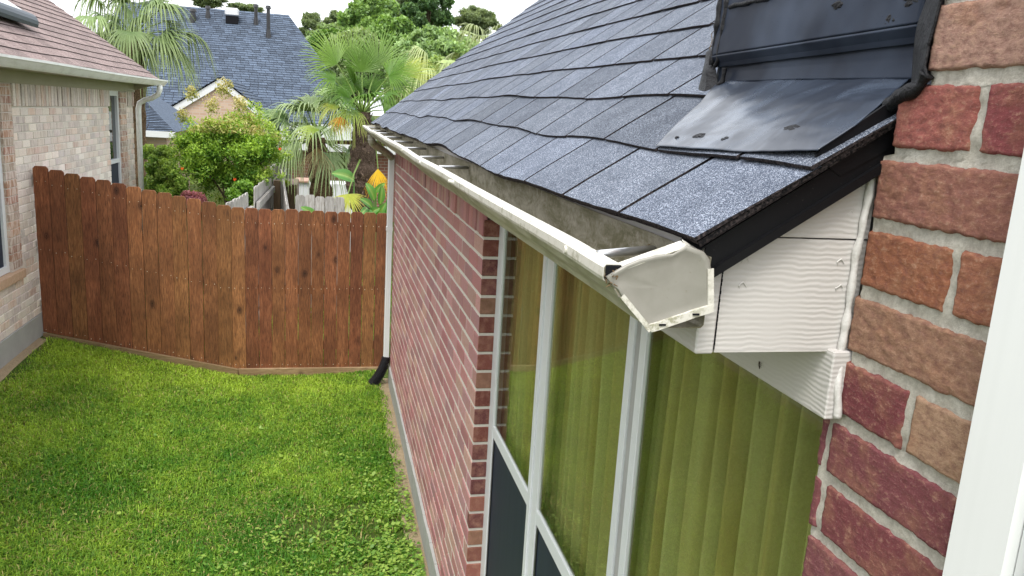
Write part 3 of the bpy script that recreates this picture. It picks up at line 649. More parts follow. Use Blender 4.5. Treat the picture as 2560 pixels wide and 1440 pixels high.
def blob(p, nrm, r, seed):
    nrm = Vector(nrm).normalized(); a = nrm.cross(Vector((0, 0, 1))).normalized(); b = nrm.cross(a); V = [p+nrm*.004]; F = []; K = 14
    for ring, rr, hh in ((1, .45, .0045), (2, .8, .0025), (3, 1.0, -.001)):
        for k in range(K):
            th = 2*PI*k/K; q = r*rr*(1+.55*noise.noise(Vector((math.cos(th)*1.5, math.sin(th)*1.5, seed)))); V.append(p+a*math.cos(th)*q*1.5+b*math.sin(th)*q*.7+nrm*(hh+.003*noise.noise(Vector((th*2, ring, seed)))))
    for k in range(K):
        k2 = (k+1) % K; F.append((0, 1+k, 1+k2)); F.append((1+k, 1+K+k, 1+K+k2, 1+k2)); F.append((1+K+k, 1+2*K+k, 1+2*K+k2, 1+K+k2))
    mb_b = MB(); mb_b.add(V, F); mb_b.build('tar_dab', M['tar'], house)
for (u, v, r) in [(1985, 325, .010), (1750, 343, .008), (1815, 352, .006), (1985, 358, .005), (1695, 348, .004)]: blob(ra(u, v, .0155), (-SL, 0, 1), r*1.7, u)
for (u, v, r) in [(2240, 42, .010), (2100, 12, .007), (2228, 62, .006), (2285, 4, .008)]: blob(atx(u, v, WX-.012), (-1, -.1, .1), r*1.5, u)
# ---- gutter
gy0, gy1 = .803, 7.30
prof = [(-.203, 2.612), (-.203, 2.534), (-.206, 2.5305), (-.268, 2.5305), (-.274, 2.533), (-.284, 2.546), (-.297, 2.557), (-.309, 2.566), (-.3165, 2.577), (-.3175, 2.5825), (-.327, 2.584), (-.3285, 2.588), (-.3285, 2.598), (-.326, 2.6015), (-.309, 2.6015), (-.3075, 2.599), (-.3075, 2.592)]
def gz(y): return .0022*math.sin(y*1.7+.5)+.0018*math.sin(y*3.9)+.004*max(0, (y-5)/2.5)-.003*math.exp(-((y-.8)/.12)**2)
def gx_(y): return .0018*math.sin(y*2.6)+.0012*math.sin(y*6.1)
V = []; F = []; fm = []; n = 200; K = len(prof)
for i in range(n+1):
    y = gy0+(gy1-gy0)*(i/n)**1.35
    for (px_, pz_) in prof: V.append((px_+gx_(y)*(1 if px_ < -.25 else 0), y, pz_+gz(y)))
for i in range(n):
    for k in range(K-1):
        F.append((i*K+k, i*K+k+1, (i+1)*K+k+1, (i+1)*K+k)); fm.append(1 if k < 3 else (2 if k >= 9 else 0))
gut = mesh_np('gutter', V, F, [M['gutter'], M['gutter_in'], M['gutter_lip']], house, fm)
md = gut.modifiers.new('thick', 'SOLIDIFY'); md.thickness = .0009; md.offset = 0
mb = MB()                                        # near end cap: dished plate with folded flanges
out = [(-.326, 2.5885), (-.318, 2.593), (-.305, 2.601), (-.29, 2.607), (-.27, 2.612), (-.252, 2.6145), (-.236, 2.6235), (-.216, 2.6175), (-.208, 2.609), (-.205, 2.598), (-.2045, 2.583), (-.2015, 2.571), (-.196, 2.551), (-.215, 2.5435), (-.236, 2.539), (-.256, 2.532), (-.271, 2.5265), (-.2785, 2.536), (-.288, 2.5475), (-.299, 2.556), (-.306, 2.566), (-.3125, 2.575), (-.319, 2.579)]
cx, cz = -.26, 2.576
def ring(f, y, w=0.0): return [Vector((cx+(x-cx)*f, y+w*noise.noise(Vector((x*60, z*60, f*3))), cz+(z-cz)*f)) for x, z in out]
R1 = ring(1.0, .7985, .001); R2 = ring(.975, .7965, .0008); R3 = ring(.90, .7985); R4 = ring(.6, .7992, .0008); R5 = ring(.3, .7995, .0006); K = len(out)
V = R1+R2+R3+R4+R5+[Vector((cx, .800, cz))]; F = []
for r in range(4):
    for k in range(K): k2 = (k+1) % K; F.append((r*K+k, r*K+k2, (r+1)*K+k2, (r+1)*K+k))
for k in range(K): F.append((4*K+k, 4*K+(k+1) % K, 5*K))
mb.add(V, F); ec = mb.build('end_cap', M['endcap'], gut, smooth=True); md = ec.modifiers.new('thick', 'SOLIDIFY'); md.thickness = .0012
mb = MB()
for a, b in (((-.316, 2.594), (-.237, 2.624)), ((-.237, 2.624), (-.210, 2.612))):                       # rolled top flange
    mb.add([(a[0], .797, a[1]-.001), (b[0], .797, b[1]-.001), (b[0]+.001, .815, b[1]+.003), (a[0]+.004, .818, a[1]+.004)], [(0, 1, 2, 3)])
for a, b, e in (((-.2695, 2.5275), (-.197, 2.5515), .0072), ((-.3085, 2.5665), (-.2715, 2.5275), .004), ((-.2035, 2.600), (-.1975, 2.553), .006)):   # crimped flange strips
    n = 14; V = []; d = Vector((b[0]-a[0], 0, b[1]-a[1])); q = Vector((-d.z, 0, d.x)).normalized()
    if q.dot(Vector((cx, 0, cz))-Vector((a[0], 0, a[1]))) < 0: q = -q
    for i in range(n+1):
        p = Vector((a[0], .7945, a[1]))+d*(i/n)+Vector((0, .0006*noise.noise(Vector((i*.5, e*500, 2))), .0008*noise.noise(Vector((i*.35, 3, e*300))))); V += [p-q*.001, p+q*e*(1+.1*noise.noise(Vector((i*.5, 1, e*90)))), p+q*e+Vector((0, .003, 0))]
    mb.add(V, [f for i in range(n) for f in ((i*3, i*3+1, i*3+4, i*3+3), (i*3+1, i*3+2, i*3+5, i*3+4))])
for (x_, z_) in ((-.2575, 2.5355), (-.2185, 2.5475)): mb.box((x_-.004, .7925, z_-.001), (x_+.004, .794, z_+.001), 1)
o = mb.build('end_cap_flange', [M['gutter_lip'], M['dark']], gut); md = o.modifiers.new('thick', 'SOLIDIFY'); md.thickness = .0008
mb = MB()
mb.box((-.3265, .7995, 2.586), (-.309, .802, 2.5995), 1)
for k in range(90):
    c = random.choice([(-.322, .800, 2.588), (-.319, .799, 2.581), (-.318, .80, 2.592), (-.232, .835, 2.6), (-.235, .86, 2.596), (-.21, .97, 2.594)])
    p = Vector(c)+Vector((random.gauss(0, .003), random.gauss(0, .003), random.gauss(0, .0028))); d = Vector((random.gauss(0, 1), random.gauss(0, 1), random.gauss(0, 1))).normalized()*random.uniform(.002, .006)
    mb.tube([p, p+d], [.0008, .0004], 4)
tag(mb.build('leaf_debris', [M['debris'], M['dark']], gut), kind='stuff')
mb = MB(); y_ = gy1; mb.prism([(x, gy1, z) for x, z in [(-.203, 2.615), (-.203, 2.536), (-.27, 2.536), (-.30, 2.56), (-.318, 2.585), (-.326, 2.605)]], (0, .002, 0)); mb.build('end_cap', M['gutter'], gut)
for i, (yf, yb_) in enumerate([(.872, .985), (2.02, 2.25), (2.29, 2.585), (2.79, 3.2), (3.34, 3.75), (3.94, 4.3), (4.6, 4.95), (5.25, 5.6), (5.95, 6.3), (6.7, 7.0)]):
    if i == 1: continue
    mb = MB(); yb2 = yf+(yb_-yf)*.42 if i else yb_-.03
    mb.tube([(-.310, yf, 2.600+gz(yf)), (-.208, yb2, 2.594+gz(yf))], .0055, 12); mb.build('strap', M['galv'], gut, smooth=True)
for yf in (.945, 1.87, 2.62, 3.3, 4.3, 5.2):
    mb = MB(); p = Vector((-.3285+gx_(yf), yf, 2.592+gz(yf))); mb.tube([p+Vector((-.0005, 0, 0)), p+Vector((-.0035, 0, 0))], [.0055, .0048], 14)
    if yf == 1.87: mb.tube([p, p+Vector((-.012, .004, .003))], [.005, .0045], 12)
    mb.build('ferrule_head', M['gutter_lip'], gut, smooth=False)
# far downspout with corrugated elbow
mb = MB(); zs = [2.34, .27]; mb.box((-.068, 7.615, .27), (-.012, 7.675, 2.33), 0, (1, 1, 1), .006)
for k in range(3): mb.box((-.060+k*.018, 7.612, .27), (-.053+k*.018, 7.62, 2.33), 0)
mb.box((-.072, 7.611, 1.62), (-.010, 7.68, 1.66)); ds = mb.build('downspout', M['vinyl'], house)
P = []; 
for t in np.linspace(0, 1, 46):
    p = Vector((-.255, 7.12, 2.54)).lerp(Vector((-.255, 7.14, 2.50)), min(1, t*4)); a = np.clip((t-.2)/.8, 0, 1); s = a*a*(3-2*a)
    P.append(Vector((-.255+.215*s, 7.13+.51*s, 2.53-.20*t-.03*a)))
mb = MB(); mb.tube(P, [.031+.0035*(i % 2) for i in range(len(P))], 10); mb.build('elbow', M['gutter'], ds)
# ---- window (three units) in the long wall
def bxo(name, mat, parent, *boxes, bev=.0015):
    m_ = MB()
    for b in boxes: m_.box(b[0], b[1], 0, (1, 1, 1), bev)
    return m_.build(name, mat, parent)
FX = .066
units = [(2.465, 3.075), (1.684, 2.341), (.86, 1.577)]
ZT, ZM = 2.395, 1.43; ZB = .62
zb_ = ZB
for i, (a, b) in enumerate(units):
    win = bxo('window', M['vinyl'], house, ((FX, b, ZB), (FX+.012, b+(.115 if i == 0 else .034), ZT)), ((FX+.0, a-.034, ZB), (FX+.012, a, ZT)),
        ((FX+.001, a+.0003, ZT-.02), (FX+.012, b-.0003, ZT+.03)), ((FX+.001, a+.0003, ZB-.03), (FX+.012, b-.0003, ZB+.04)))
    bxo('meeting_rail', M['vinyl'], win, ((FX+.001, a+.0003, ZM), (FX+.0115, b-.0003, ZM+.05)))
    bxo('pane', M['glass'], win, ((FX+.008, a-.005, ZM+.04), (FX+.0085, b+.005, ZT)), bev=0)
    bxo('screen', M['screen'], win, ((FX+.008, a-.002, ZB+.04), (FX+.0105, b+.002, ZM+.001)), bev=0)
    bxo('screen_frame', M['black'], win, ((FX+.004, a+.001, ZB+.04), (FX+.0079, b-.001, ZB+.06)), ((FX+.004, b-.020, ZB+.0603), (FX+.0079, b-.001, ZM-.001)), ((FX+.004, a+.001, ZB+.0603), (FX+.0079, a+.018, ZM-.001)))
    if i:                                       # recessed grey groove between paired units
        hi = units[i-1][0]; bxo('mullion', M['concrete'] if i == 2 else M['vinyl'], win, ((FX+.006, b+.0343, ZB), (FX+.012, hi-.0343, ZT+.03)))
bxo('sill', M['concrete'], house, ((-.03, YN+.01, ZB-.12), (.12, YR-.002, ZB-.031)))
mb = MB(); mb.box((.40, .1, .3), (.41, 3.9, 2.6)); mb.box((.12, 3.3, .3), (.40, 3.31, 2.6)); mb.box((.12, .1, 2.45), (.4, 3.3, 2.46)); mb.build('inner_wall', M['room'], house)
# curtain
cu = []; n = 900; F = []
for i in range(n+1):
    y = .62+(3.28-.62)*i/n; wv = y*2*PI/.072+1.3*math.sin(y*5.1)+.8*math.sin(y*11)
    s_ = math.sin(wv); xx = .165+.030*(abs(s_)**.7*(1 if s_ > 0 else -1))+.006*math.sin(wv*2.3)+.01*math.sin(y*3)
    for z in (.5, 1.2, 1.9, 2.42): cu.append((xx*(1)+.006*math.sin(z*2+y*9), y+.012*math.sin(z*1.7+y*4), z))
for i in range(n):
    for k in range(3): F.append((i*4+k, i*4+k+1, i*4+5+k, i*4+4+k))
o = mesh_np('curtain', cu, F, M['curtain'], smooth=True); tag(o, 'olive pleated curtain hanging behind the tall glass panes of the brick house', 'curtain')
# camera side window casing (white trim on the near wall)
mb = MB(); mb.box((-.030, .520, 1.9), (.02, .594, 3.3), 0, (1, 1, 1), .006); mb.box((-.026, .505, 1.9), (.02, .5195, 3.3), 0, (1, 1, 1), .003); mb.box((-.034, .36, 1.9), (.02, .5045, 3.3), 0, (1, 1, 1), .005)
mb.build('window_casing', M['trim'], house)
# black corrugated drain hose
P = []; 
for t in np.linspace(0, 1, 40): P.append(Vector((-.040-.03*t-.10*t*t, 7.64-.02*t, .36-.27*t-.01*t*t)))
mb = MB(); mb.tube(P, [(.045 if i % 2 else .037)*(1+.3*i/40) for i in range(40)], 14); o = mb.build('drain_hose', M['black'])
tag(o, 'black corrugated drain hose at the foot of the white downspout', 'drain pipe')
# ------------------------------------------------------------------ stained fence
fx0, fy0 = -1.53, 8.06
fence = empty('wooden_fence', (-1.5, 8.1, .1), 'brown stained dog ear picket fence closing the gap between the houses', 'fence')
def picket(p0, p1, zb0, zb1, zt, mat, parent, name='picket', th=.016, ear=.022, nz=()):
    """board between plan points p0,p1; bottom zb0..zb1, top zt with clipped corners"""
    a = Vector((p0[0], p0[1], 0)); b = Vector((p1[0], p1[1], 0)); d = (b-a); L = d.length; d.normalize(); nrm = Vector((-d.y, d.x, 0))
    if nrm.y > 0: nrm = -nrm
    me = MB(); dr = (zb1-zb0)
    def q(s, z): return Vector((s, 0, z))
    N_ = 10; left = [(random.gauss(0, .0008), zb0+(zt-ear-zb0)*k/N_) for k in range(N_+1)]; right = [(L+random.gauss(0, .0008), zb1+(zt-ear-zb1)*k/N_) for k in range(N_, -1, -1)]
    poly = left+[(ear*.9, zt), (L-ear*.9, zt)]+right
    me.prism([Vector((s, 0, z)) for s, z in poly], (0, th, 0))
    for zz in nz:
        for f in (.2, .8): me.tube([(L*f, -.0002, zz+random.uniform(-.01, .01)), (L*f+.0004, -.0022, zz)], .0036, 6, 1)
    o = me.build(name, [mat, M['nail']])
    ang = math.atan2(d.y, d.x); o.rotation_euler = (0, 0, ang); o.location = a-(parent_loc(parent)) if parent else a
    o.parent = parent
    bv = o.modifiers.new('b', 'BEVEL'); bv.width = .0015; bv.segments = 1
    return o
bL = (-3.285, 8.215)
npk = 13; wr = (-.015-fx0)/12.0
nails = MB(); stepsR = []
for i in range(12):
    xa = fx0+wr*i; xb = xa+wr-random.uniform(.001, .005); zt = 1.738+random.uniform(-.006, .006)+.004*(6-i)/6; 
    picket((xa, fy0+random.uniform(-.002, .002)), (xb, fy0+random.uniform(-.002, .002)), .118, .118, zt, M['fence'], fence, nz=(.155, .95, 1.60))
for i in range(npk):
    t0, t1 = i/npk, (i+1)/npk; a = Vector(bL).lerp(Vector((fx0, fy0)), t0); b = Vector(bL).lerp(Vector((fx0, fy0)), t1-.0018*random.uniform(.2, 1.6))
    tm = (t0+t1)/2; u_top = 90+ (565-90)*tm; zt = 2.066-(2.066-1.752)*tm**.93+random.uniform(-.004, .004); zb = .462-(.462-.118)*tm
    o = picket(a, b, .462-(.344)*t0, .462-(.344)*t1, zt, M['fence'], fence, nz=(zb+.035, zb+.82, zt-.14))
# rails, posts behind; rot boards in front below
mb = MB()
for z in (.35, .93, 1.58): mb.box((fx0, fy0+.019, z-.044), (-.02, fy0+.055, z+.044))
for z in (.35, .93, 1.55):
    dz = .34; A_ = Vector((bL[0], bL[1]+.02, z+dz)); B_ = Vector((fx0, fy0+.02, z)); mb.prism([A_, B_, B_+Vector((0, 0, .088)), A_+Vector((0, 0, .088))], (0, .036, 0))
mb.build('rail', M['fence'], fence)
mb = MB(); mb.box((0, -.02, 0), (1.46, .018, .115), 0, (1, 1, 1), .003); o = mb.build('rot_board', M['rot']); o.parent = fence; o.location = Vector((-1.48, 8.055, .005))-fence.location
mb = MB(); Lr = math.hypot(1.76, .36)
mb.prism([(0, 0, .355), (Lr, 0, 0), (Lr, 0, .115), (0, 0, .455)], (0, -.036, 0)); o = mb.build('rot_board', M['rot']); o.parent = fence; o.location = Vector((-3.27, 8.20, .005))-fence.location
o.rotation_euler = (0, 0, math.atan2(8.05-8.20, 1.78))
# ------------------------------------------------------------------ pale brick neighbour house (left)
nb = empty('neighbour_house', (-3.5, 9, .4), 'pale brick neighbour house with brown shingle roof and white gutter on the left', 'house')
PP = [(.72, .61, .53), (.68, .58, .52), (.80, .72, .64), (.62, .54, .50), (.68, .50, .41), (.58, .51, .48), (.84, .77, .69)]
XL = -3.3; NY = 12.36; FT = .645; BT = 2.80
RED = [(.38, .14, .09), (.45, .26, .17), (.34, .17, .12), (.40, .30, .24)]
mb = MB(); W1 = (6.2, 7.62); W2 = (11.05, 11.66); SD = 2.585; CL = .0715
def lb(y0, y1, z0, z1): brick_wall(mb, XL, y0, y1, z0, z1, FT, CL, .195, out=1, gap=.009, pal=PP, jit=.002, dep=.06)
lb(1.0, W1[0], FT, SD); lb(W1[0], W1[1]+.24, FT, 1.09); lb(W1[1]+.24, W2[0], FT, SD); lb(W2[0], W2[1], FT, 1.10); lb(W2[1]+.30, NY, FT, SD)
def reveal(y0, y1, z0, z1, xin):               # red-ish jamb bricks turned into the recess
    z = z0; i = 0
    while z < z1:
        mb.box((xin, y0, z+.004), (XL+.001, y1, min(z+CL, z1)-.004), 0, jc((RED[i % 4] if i % 2 else RED[3-(i//2) % 3]), .8, 1.1), .003); z += CL; i += 1
reveal(W1[1]+.004, W1[1]+.24, 1.18, 2.78, XL-.10); reveal(W2[1]+.004, W2[1]+.30, 1.2, 2.78, XL-.10)
y = W1[1]+.25
while y < NY:
    if not (W2[0]-.02 < y < W2[1]+.28):
        mb.box((XL-.05, y+.004, SD+.006), (XL+random.choice([.012, .004, .014]), min(y+.068, NY)-.004, BT), 0, jc(random.choice(PP), .75, 1.0), .003)
    y += .0715
mb.build('wall', M['brick_pale'], nb)
mb = MB(); mb.box((XL-.2, W1[1]+.008, 1.165), (XL-.006, W1[1]+.2, BT)); mb.box((XL-.2, W1[1]+.2001, .2), (XL-.006, W2[0]-.0, BT)); mb.box((XL-.2, W2[1]+.01, .2), (XL-.006, NY-.003, BT)); mb.box((XL-.2, 1, .2), (XL-.006, W1[0], BT)); mb.box((XL-.2, W1[0], .2), (XL-.006, W1[1]+.2, 1.09)); mb.box((XL-.2, W2[0], .2), (XL-.006, W2[1]+.01, 1.10))
mb.box((-9, NY-.3, -.3), (XL-.21, NY-.004, BT)); mb.box((-9, 1, -.3), (XL-.3, 6, BT)); mb.build('mortar_joint', M['mortar_light'], nb)
mb = MB(); mb.box((XL-.2, 1, -.3), (XL+.012, NY, FT)); mb.build('foundation', M['concrete'], nb)
mb = MB(); y = W1[0]
while y < W1[1]+.2: mb.box((XL-.1, y+.004, 1.085), (XL+.035, y+.064, 1.165), 0, (1, 1, 1), .004); y += .068
mb.build('sill', M['sill'], nb)
for (a, b, zb) in ((W1[0], W1[1]+.0, 1.17), (W2[0], W2[1], 1.11)):
    xw = XL-.055; zm = 1.86 if b > 9 else 1.95
    f = bxo('window', M['vinyl'], nb, ((xw-.04, b-.06, zb), (xw+.03, b+.003, 2.78)), ((xw-.04, a, zb), (xw+.03, a+.05, 2.78)), ((xw-.039, a+.0503, zb), (xw+.029, b-.0603, zb+.06)), ((xw-.039, a+.0503, 2.72), (xw+.029, b-.0603, 2.779)), ((xw-.038, a+.0503, zm), (xw+.028, b-.0603, zm+.05)))
    bxo('pane', M['glass_dark'], f, ((xw-.01, a+.05, zb+.06), (xw-.005, b-.06, 2.72)), bev=0)
    bxo('screen', M['screen'], f, ((xw+.004, a+.051, zb+.061), (xw+.008, b-.061, zm-.001)), bev=0)
mb = MB(); mb.box((XL-.02, 1, 2.785), (XL+.022, NY+.03, 2.93)); mb.box((XL+.0222, 1, 2.895), (XL+.31, NY+.03, 2.915)); mb.box((XL+.29, 1, 2.80+.10), (XL+.315, NY+.1, 2.99)); mb.prism([(XL-.02, NY+.03, 2.80), (XL+.31, NY+.03, 2.90), (XL+.31, NY+.03, 2.97), (-5.6, NY+.03, 4.5), (-5.6, NY+.03, 2.8)], (0, -.03, 0)); mb.build('fascia', M['beige'], nb)
# gutter on the neighbour
gp = [(-2.985, 2.985), (-2.985, 2.89), (-2.93, 2.89), (-2.915, 2.905), (-2.895, 2.93), (-2.88, 2.95), (-2.872, 2.955), (-2.872, 2.975), (-2.895, 2.975)]
V = []; F = []; n = 80
for i in range(n+1):
    y = 1+(12.62-1)*i/n
    for (a, b) in gp: V.append((a-.005, y, b+.004*math.sin(y*1.1)))
for i in range(n):
    for k in range(len(gp)-1): F.append((i*9+k, (i+1)*9+k, (i+1)*9+k+1, i*9+k+1))
t = NT('neighbour_gutter_paint'); nn_ = t.noise(t.co(scale=(4, 1.5, 4)), 3, 5, .7); M['ngut'] = t.fin(t.mix(t.ramp(nn_, [(.45, 0), (.65, .5)]), (.86, .87, .85), (.60, .60, .56)), .4, .4)
o = mesh_np('gutter', V, F, M['ngut'], nb); o.modifiers.new('t', 'SOLIDIFY').thickness = .002
mb = MB(); mb.prism([(a-.005, 12.62, b) for a, b in gp[:8]], (0, .002, 0)); mb.build('end_cap', M['ngut'], o)
P = [(-2.93, 12.30, 2.90), (-2.93, 12.30, 2.84), (-2.96, 12.31, 2.77), (-3.05, 12.34, 2.715), (-3.14, 12.37, 2.69), (-3.22, 12.395, 2.64), (-3.24, 12.40, 2.56), (-3.24, 12.40, .5)]
mb = MB(); mb.tube(P, .036, 12); mb.build('downspout', M['ngut'], nb, smooth=True)
# brown shingle roof
mb = MB(); NS = .70; NEX = -2.965; NEZ = 2.975; nn2 = Vector((NS, 0, 1)).normalized()
def NP(d, y, h=0): return Vector((NEX-d, y, NEZ+NS*d+.006*math.sin(y*2.3)*max(0, 1-d)))+nn2*h
mb.add([NP(0, 1, -.002), NP(0, 12.48, -.002), NP(3.2, 12.48, -.002), NP(3.2, 1, -.002)], [(0, 1, 2, 3)], 1)
for r in range(30):
    d = r*.108; off = random.uniform(0, .2); y = 3.0-off
    while y < 12.5:
        a, b = y+.003, min(y+.235-.003, 12.5); y += .235
        if b-a < .03: continue
        sh = random.uniform(.82, 1.15); wb = .004*math.sin(a*2+r)
        P = [NP(d+wb, a, .004), NP(d+wb, a, .011), NP(d+.12, a, .002), NP(d+wb, b, .004), NP(d+wb, b, .011), NP(d+.12, b, .002)]
        mb.add(P, [(0, 1, 4, 3)], 1); mb.add(P, [(1, 2, 5, 4), (0, 2, 1), (3, 4, 5)], 0, (sh, sh, sh))
nroof = mb.build('roof', [M['shingle_brown'], M['sh_edge']], nb)
mb = MB(); c0 = NP(1.6, 11.0, .0)
# skylight : rounded dark housing with a white cap, seen in the upper left corner
def npx(u, v, h):
    r = Vector(ray(u, v)); k = (NEZ+h*1.22+NS*(NEX-CAM[0])-CAM[2])/(r.z+NS*r.x); return Vector(CAM)+r*k
t = NT('skylight_grey'); M['sky_g'] = t.fin((.03, .045, .06), .45, .4)
A_, B_ = npx(72, 55, .06), npx(-60, 10, .06); ax = (A_-B_).normalized(); sd_ = ax.cross(nn2).normalized(); sd_ = sd_ if sd_.z < 0 else -sd_
ringp = [Vector(sd_)*(.09*math.cos(a))+nn2*(.085*math.sin(a)) for a in np.linspace(0, PI, 9)]
V = []; 
for e in (B_-ax*.5, A_): V += [e+p+nn2*.0 for p in ringp]
mb.add(V, [(i, i+1, i+10, i+9) for i in range(8)]+[tuple(range(9)), tuple(range(17, 8, -1))], 0)
mb.add([B_-ax*.5-sd_*.07+nn2*.06, A_-sd_*.05+nn2*.06, A_-sd_*.42-ax*.1+nn2*.05, B_-ax*.5-sd_*.42+nn2*.05, B_-ax*.5-sd_*.07-nn2*.03, A_-sd_*.05-nn2*.03, A_-sd_*.42-ax*.1-nn2*.03, B_-ax*.5-sd_*.42-nn2*.03], [(0, 1, 2, 3), (0, 4, 5, 1), (1, 5, 6, 2), (2, 6, 7, 3)], 1)
mb.build('skylight', [M['sky_g'], M['enamel']], nroof)
# ------------------------------------------------------------------ plants
def quads(P, D, U, L, W, C, name, mat, parent=None):
    """leaf quads: centre P, length dir D, width dir U"""
    n = len(P); a = P-D*(L/2)[:, None]; b = P+D*(L/2)[:, None]; w_ = U*(W/2)[:, None]; m_ = P+np.cross(D, U)*(L*.08)[:, None]
    V = np.stack([a, m_+w_, b, m_-w_], 1).reshape(-1, 3); F = np.arange(n*4).reshape(n, 4)
    return mesh_np(name, V, F, mat, parent, cols=np.repeat(C[:, None, :], 4, 1).reshape(-1, 3))
def rnd_unit(n, rg):
    v = rg.normal(size=(n, 3)); return v/np.linalg.norm(v, axis=1)[:, None]
def crown(name, parent, clumps, per, size, c0, c1, seed, jitter=.35, hang=0.0, shell=.55, aspect=.55, tips=None):
    rg = np.random.default_rng(seed); P = []; T = []
    for (c, r) in clumps:
        n = int(per*np.prod(r)**(2/3)/np.mean([np.prod(q[1])**(2/3) for q in clumps])); d = rnd_unit(n, rg); rad = shell+(1-shell)*rg.random(n)**.6
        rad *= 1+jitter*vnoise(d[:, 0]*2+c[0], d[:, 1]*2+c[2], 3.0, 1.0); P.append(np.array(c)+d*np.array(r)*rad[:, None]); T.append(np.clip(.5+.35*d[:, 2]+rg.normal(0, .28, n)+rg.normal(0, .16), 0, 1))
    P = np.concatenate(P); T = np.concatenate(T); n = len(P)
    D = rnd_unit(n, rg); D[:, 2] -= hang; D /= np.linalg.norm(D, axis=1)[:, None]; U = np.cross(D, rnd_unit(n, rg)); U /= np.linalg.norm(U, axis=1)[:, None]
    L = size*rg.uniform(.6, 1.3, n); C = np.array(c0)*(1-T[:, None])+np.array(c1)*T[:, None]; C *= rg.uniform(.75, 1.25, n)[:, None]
    if tips is not None:
        zt = P[:, 2]; top = np.percentile(zt, 86); k = (zt > top) & (rg.random(n) < .55); C[k] = np.array(tips)*rg.uniform(.8, 1.2, k.sum())[:, None]
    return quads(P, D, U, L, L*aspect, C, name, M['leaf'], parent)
def trunk(parent, base, top, r0, r1, limbs, mat, name='trunk', seed=1):
    mb_ = MB(); b = Vector(base); t_ = Vector(top); rr = random.Random(seed)
    mb_.tube([b, b.lerp(t_, .33)+Vector((rr.uniform(-.1, .1)*r0*4, 0, 0)), b.lerp(t_, .66)+Vector((rr.uniform(-.1, .1)*r0*4, 0, 0)), t_], [r0, r0*.85, r1*1.2, r1], 10)
    for q in limbs:
        s = b.lerp(t_, rr.uniform(.45, .95)); q = Vector(q); m_ = s.lerp(q, .5)+Vector((0, 0, .12*(q-s).length)); mb_.tube([s, m_, q], [r1*.8, r1*.45, r1*.15], 7)
    return mb_.build(name, mat, parent)
def tree(name, label, cat, y, u0, u1, vtop, vbot, nclump, per, size, c0, c1, seed, vbase=None, group=None, depth=None, hang=0., aspect=.55, clr=.30, tips=None, shell=.55, jitter=.35):
    rr = random.Random(seed); a = at(u0, vtop, y); b = at(u1, vbot, y); W = b.x-a.x; H = a.z-b.z; cx_ = (a.x+b.x)/2; cz_ = (a.z+b.z)/2; dp = depth or W*.8
    gzb = float(G(cx_, y)); root = empty(name, (cx_, y, gzb), label, cat, group); cl = []
    for i in range(nclump):
        for _ in range(50):
            p = Vector((rr.uniform(-1, 1), rr.uniform(-1, 1), rr.uniform(-1, 1)))
            if p.length < 1 and (p.length > .35 or i < 2): break
        r = clr*rr.uniform(.7, 1.25); p *= (1-r*.75)
        cl.append(((cx_+p.x*W/2, y+p.y*dp/2, cz_+p.z*H/2), (r*W/2*rr.uniform(.9, 1.2), r*dp/2, r*min(W, H)/2*rr.uniform(.8, 1.1))))
    crown('crown', root, cl, per, size, c0, c1, seed, hang=hang, aspect=aspect, tips=tips, shell=shell, jitter=jitter)
    trunk(root, (cx_, y, gzb-.1), (cx_, y, cz_), max(.04, W*.035), max(.02, W*.016), [c for c, r in cl[:10]], M['bark'], seed=seed)
    return root
DG = (.018, .055, .010); MG = (.05, .13, .020); YG = (.17, .27, .03); LG = (.12, .24, .04)
# shrub tree behind the fence with pale tips
tree('pomegranate_tree', 'bushy bright green tree with pale tips and orange flowers behind the brown fence', 'tree', 12.0, 432, 700, 240, 520, 80, 700, .045, (.06, .16, .016), (.32, .48, .06), 21, clr=.24, shell=.05, jitter=.7, tips=(.42, .40, .14), depth=1.5, aspect=.45)
r_t = bpy.data.objects['pomegranate_tree']
mb = MB(); 
cl = []; rq = random.Random(5)
for k in range(60):
    a_ = rq.uniform(0, 2*PI); f_ = rq.uniform(.82, 1.12); u = 565+(140*math.cos(a_)*f_)*(.72 if math.sin(a_) > .3 else 1); v = 372-(145*math.sin(a_)*f_)
    if 262 < v < 500: cl.append((tuple(at(u, v, 12.0+rq.uniform(-.5, .3))), (rq.uniform(.05, .13), .08, rq.uniform(.05, .14))))
crown('outer_foliage', r_t, cl, 90, .042, (.10, .21, .02), (.42, .55, .09), 78, aspect=.42, shell=.0)
cl = []
for (u, v, r) in [(480, 232, .10), (560, 222, .13), (600, 260, .12), (530, 262, .12), (455, 290, .10), (640, 330, .10), (690, 350, .10), (575, 215, .05)]: p = at(u, v, 11.9); cl.append((tuple(p), (r, r*.8, r*1.3)))
crown('new_growth', r_t, cl, 210, .045, (.22, .26, .06), (.55, .48, .22), 77, aspect=.4, shell=.1)
t = NT('orange_petal'); M['petal'] = t.fin((.8, .10, .02), .6, .2)
for (u, v) in ((456, 421), (587, 448), (700, 372)):
    p = at(u, v, 11.25); mb = MB()
    for k in range(7):
        d = Vector((math.cos(k*.9), -.5, math.sin(k*.9)))*.018; mb.add([p, p+d+Vector((0, 0, .008)), p+d*1.1, p+d+Vector((.006, 0, -.008))], [(0, 1, 2, 3)])
    mb.build('flower', M['petal'], r_t)
tree('garden_shrub', 'light green shrub against the end of the pale brick house', 'shrub', 12.9, 346, 455, 335, 520, 46, 700, .05, (.11, .22, .035), (.38, .50, .12), 22, clr=.3, depth=1.0, shell=.2)
tree('garden_shrub', 'loose bright green shrub between the downspout and the bushy tree', 'shrub', 11.6, 385, 480, 400, 530, 30, 420, .045, (.08, .18, .02), (.34, .47, .09), 28, clr=.28, depth=.8, shell=.1)
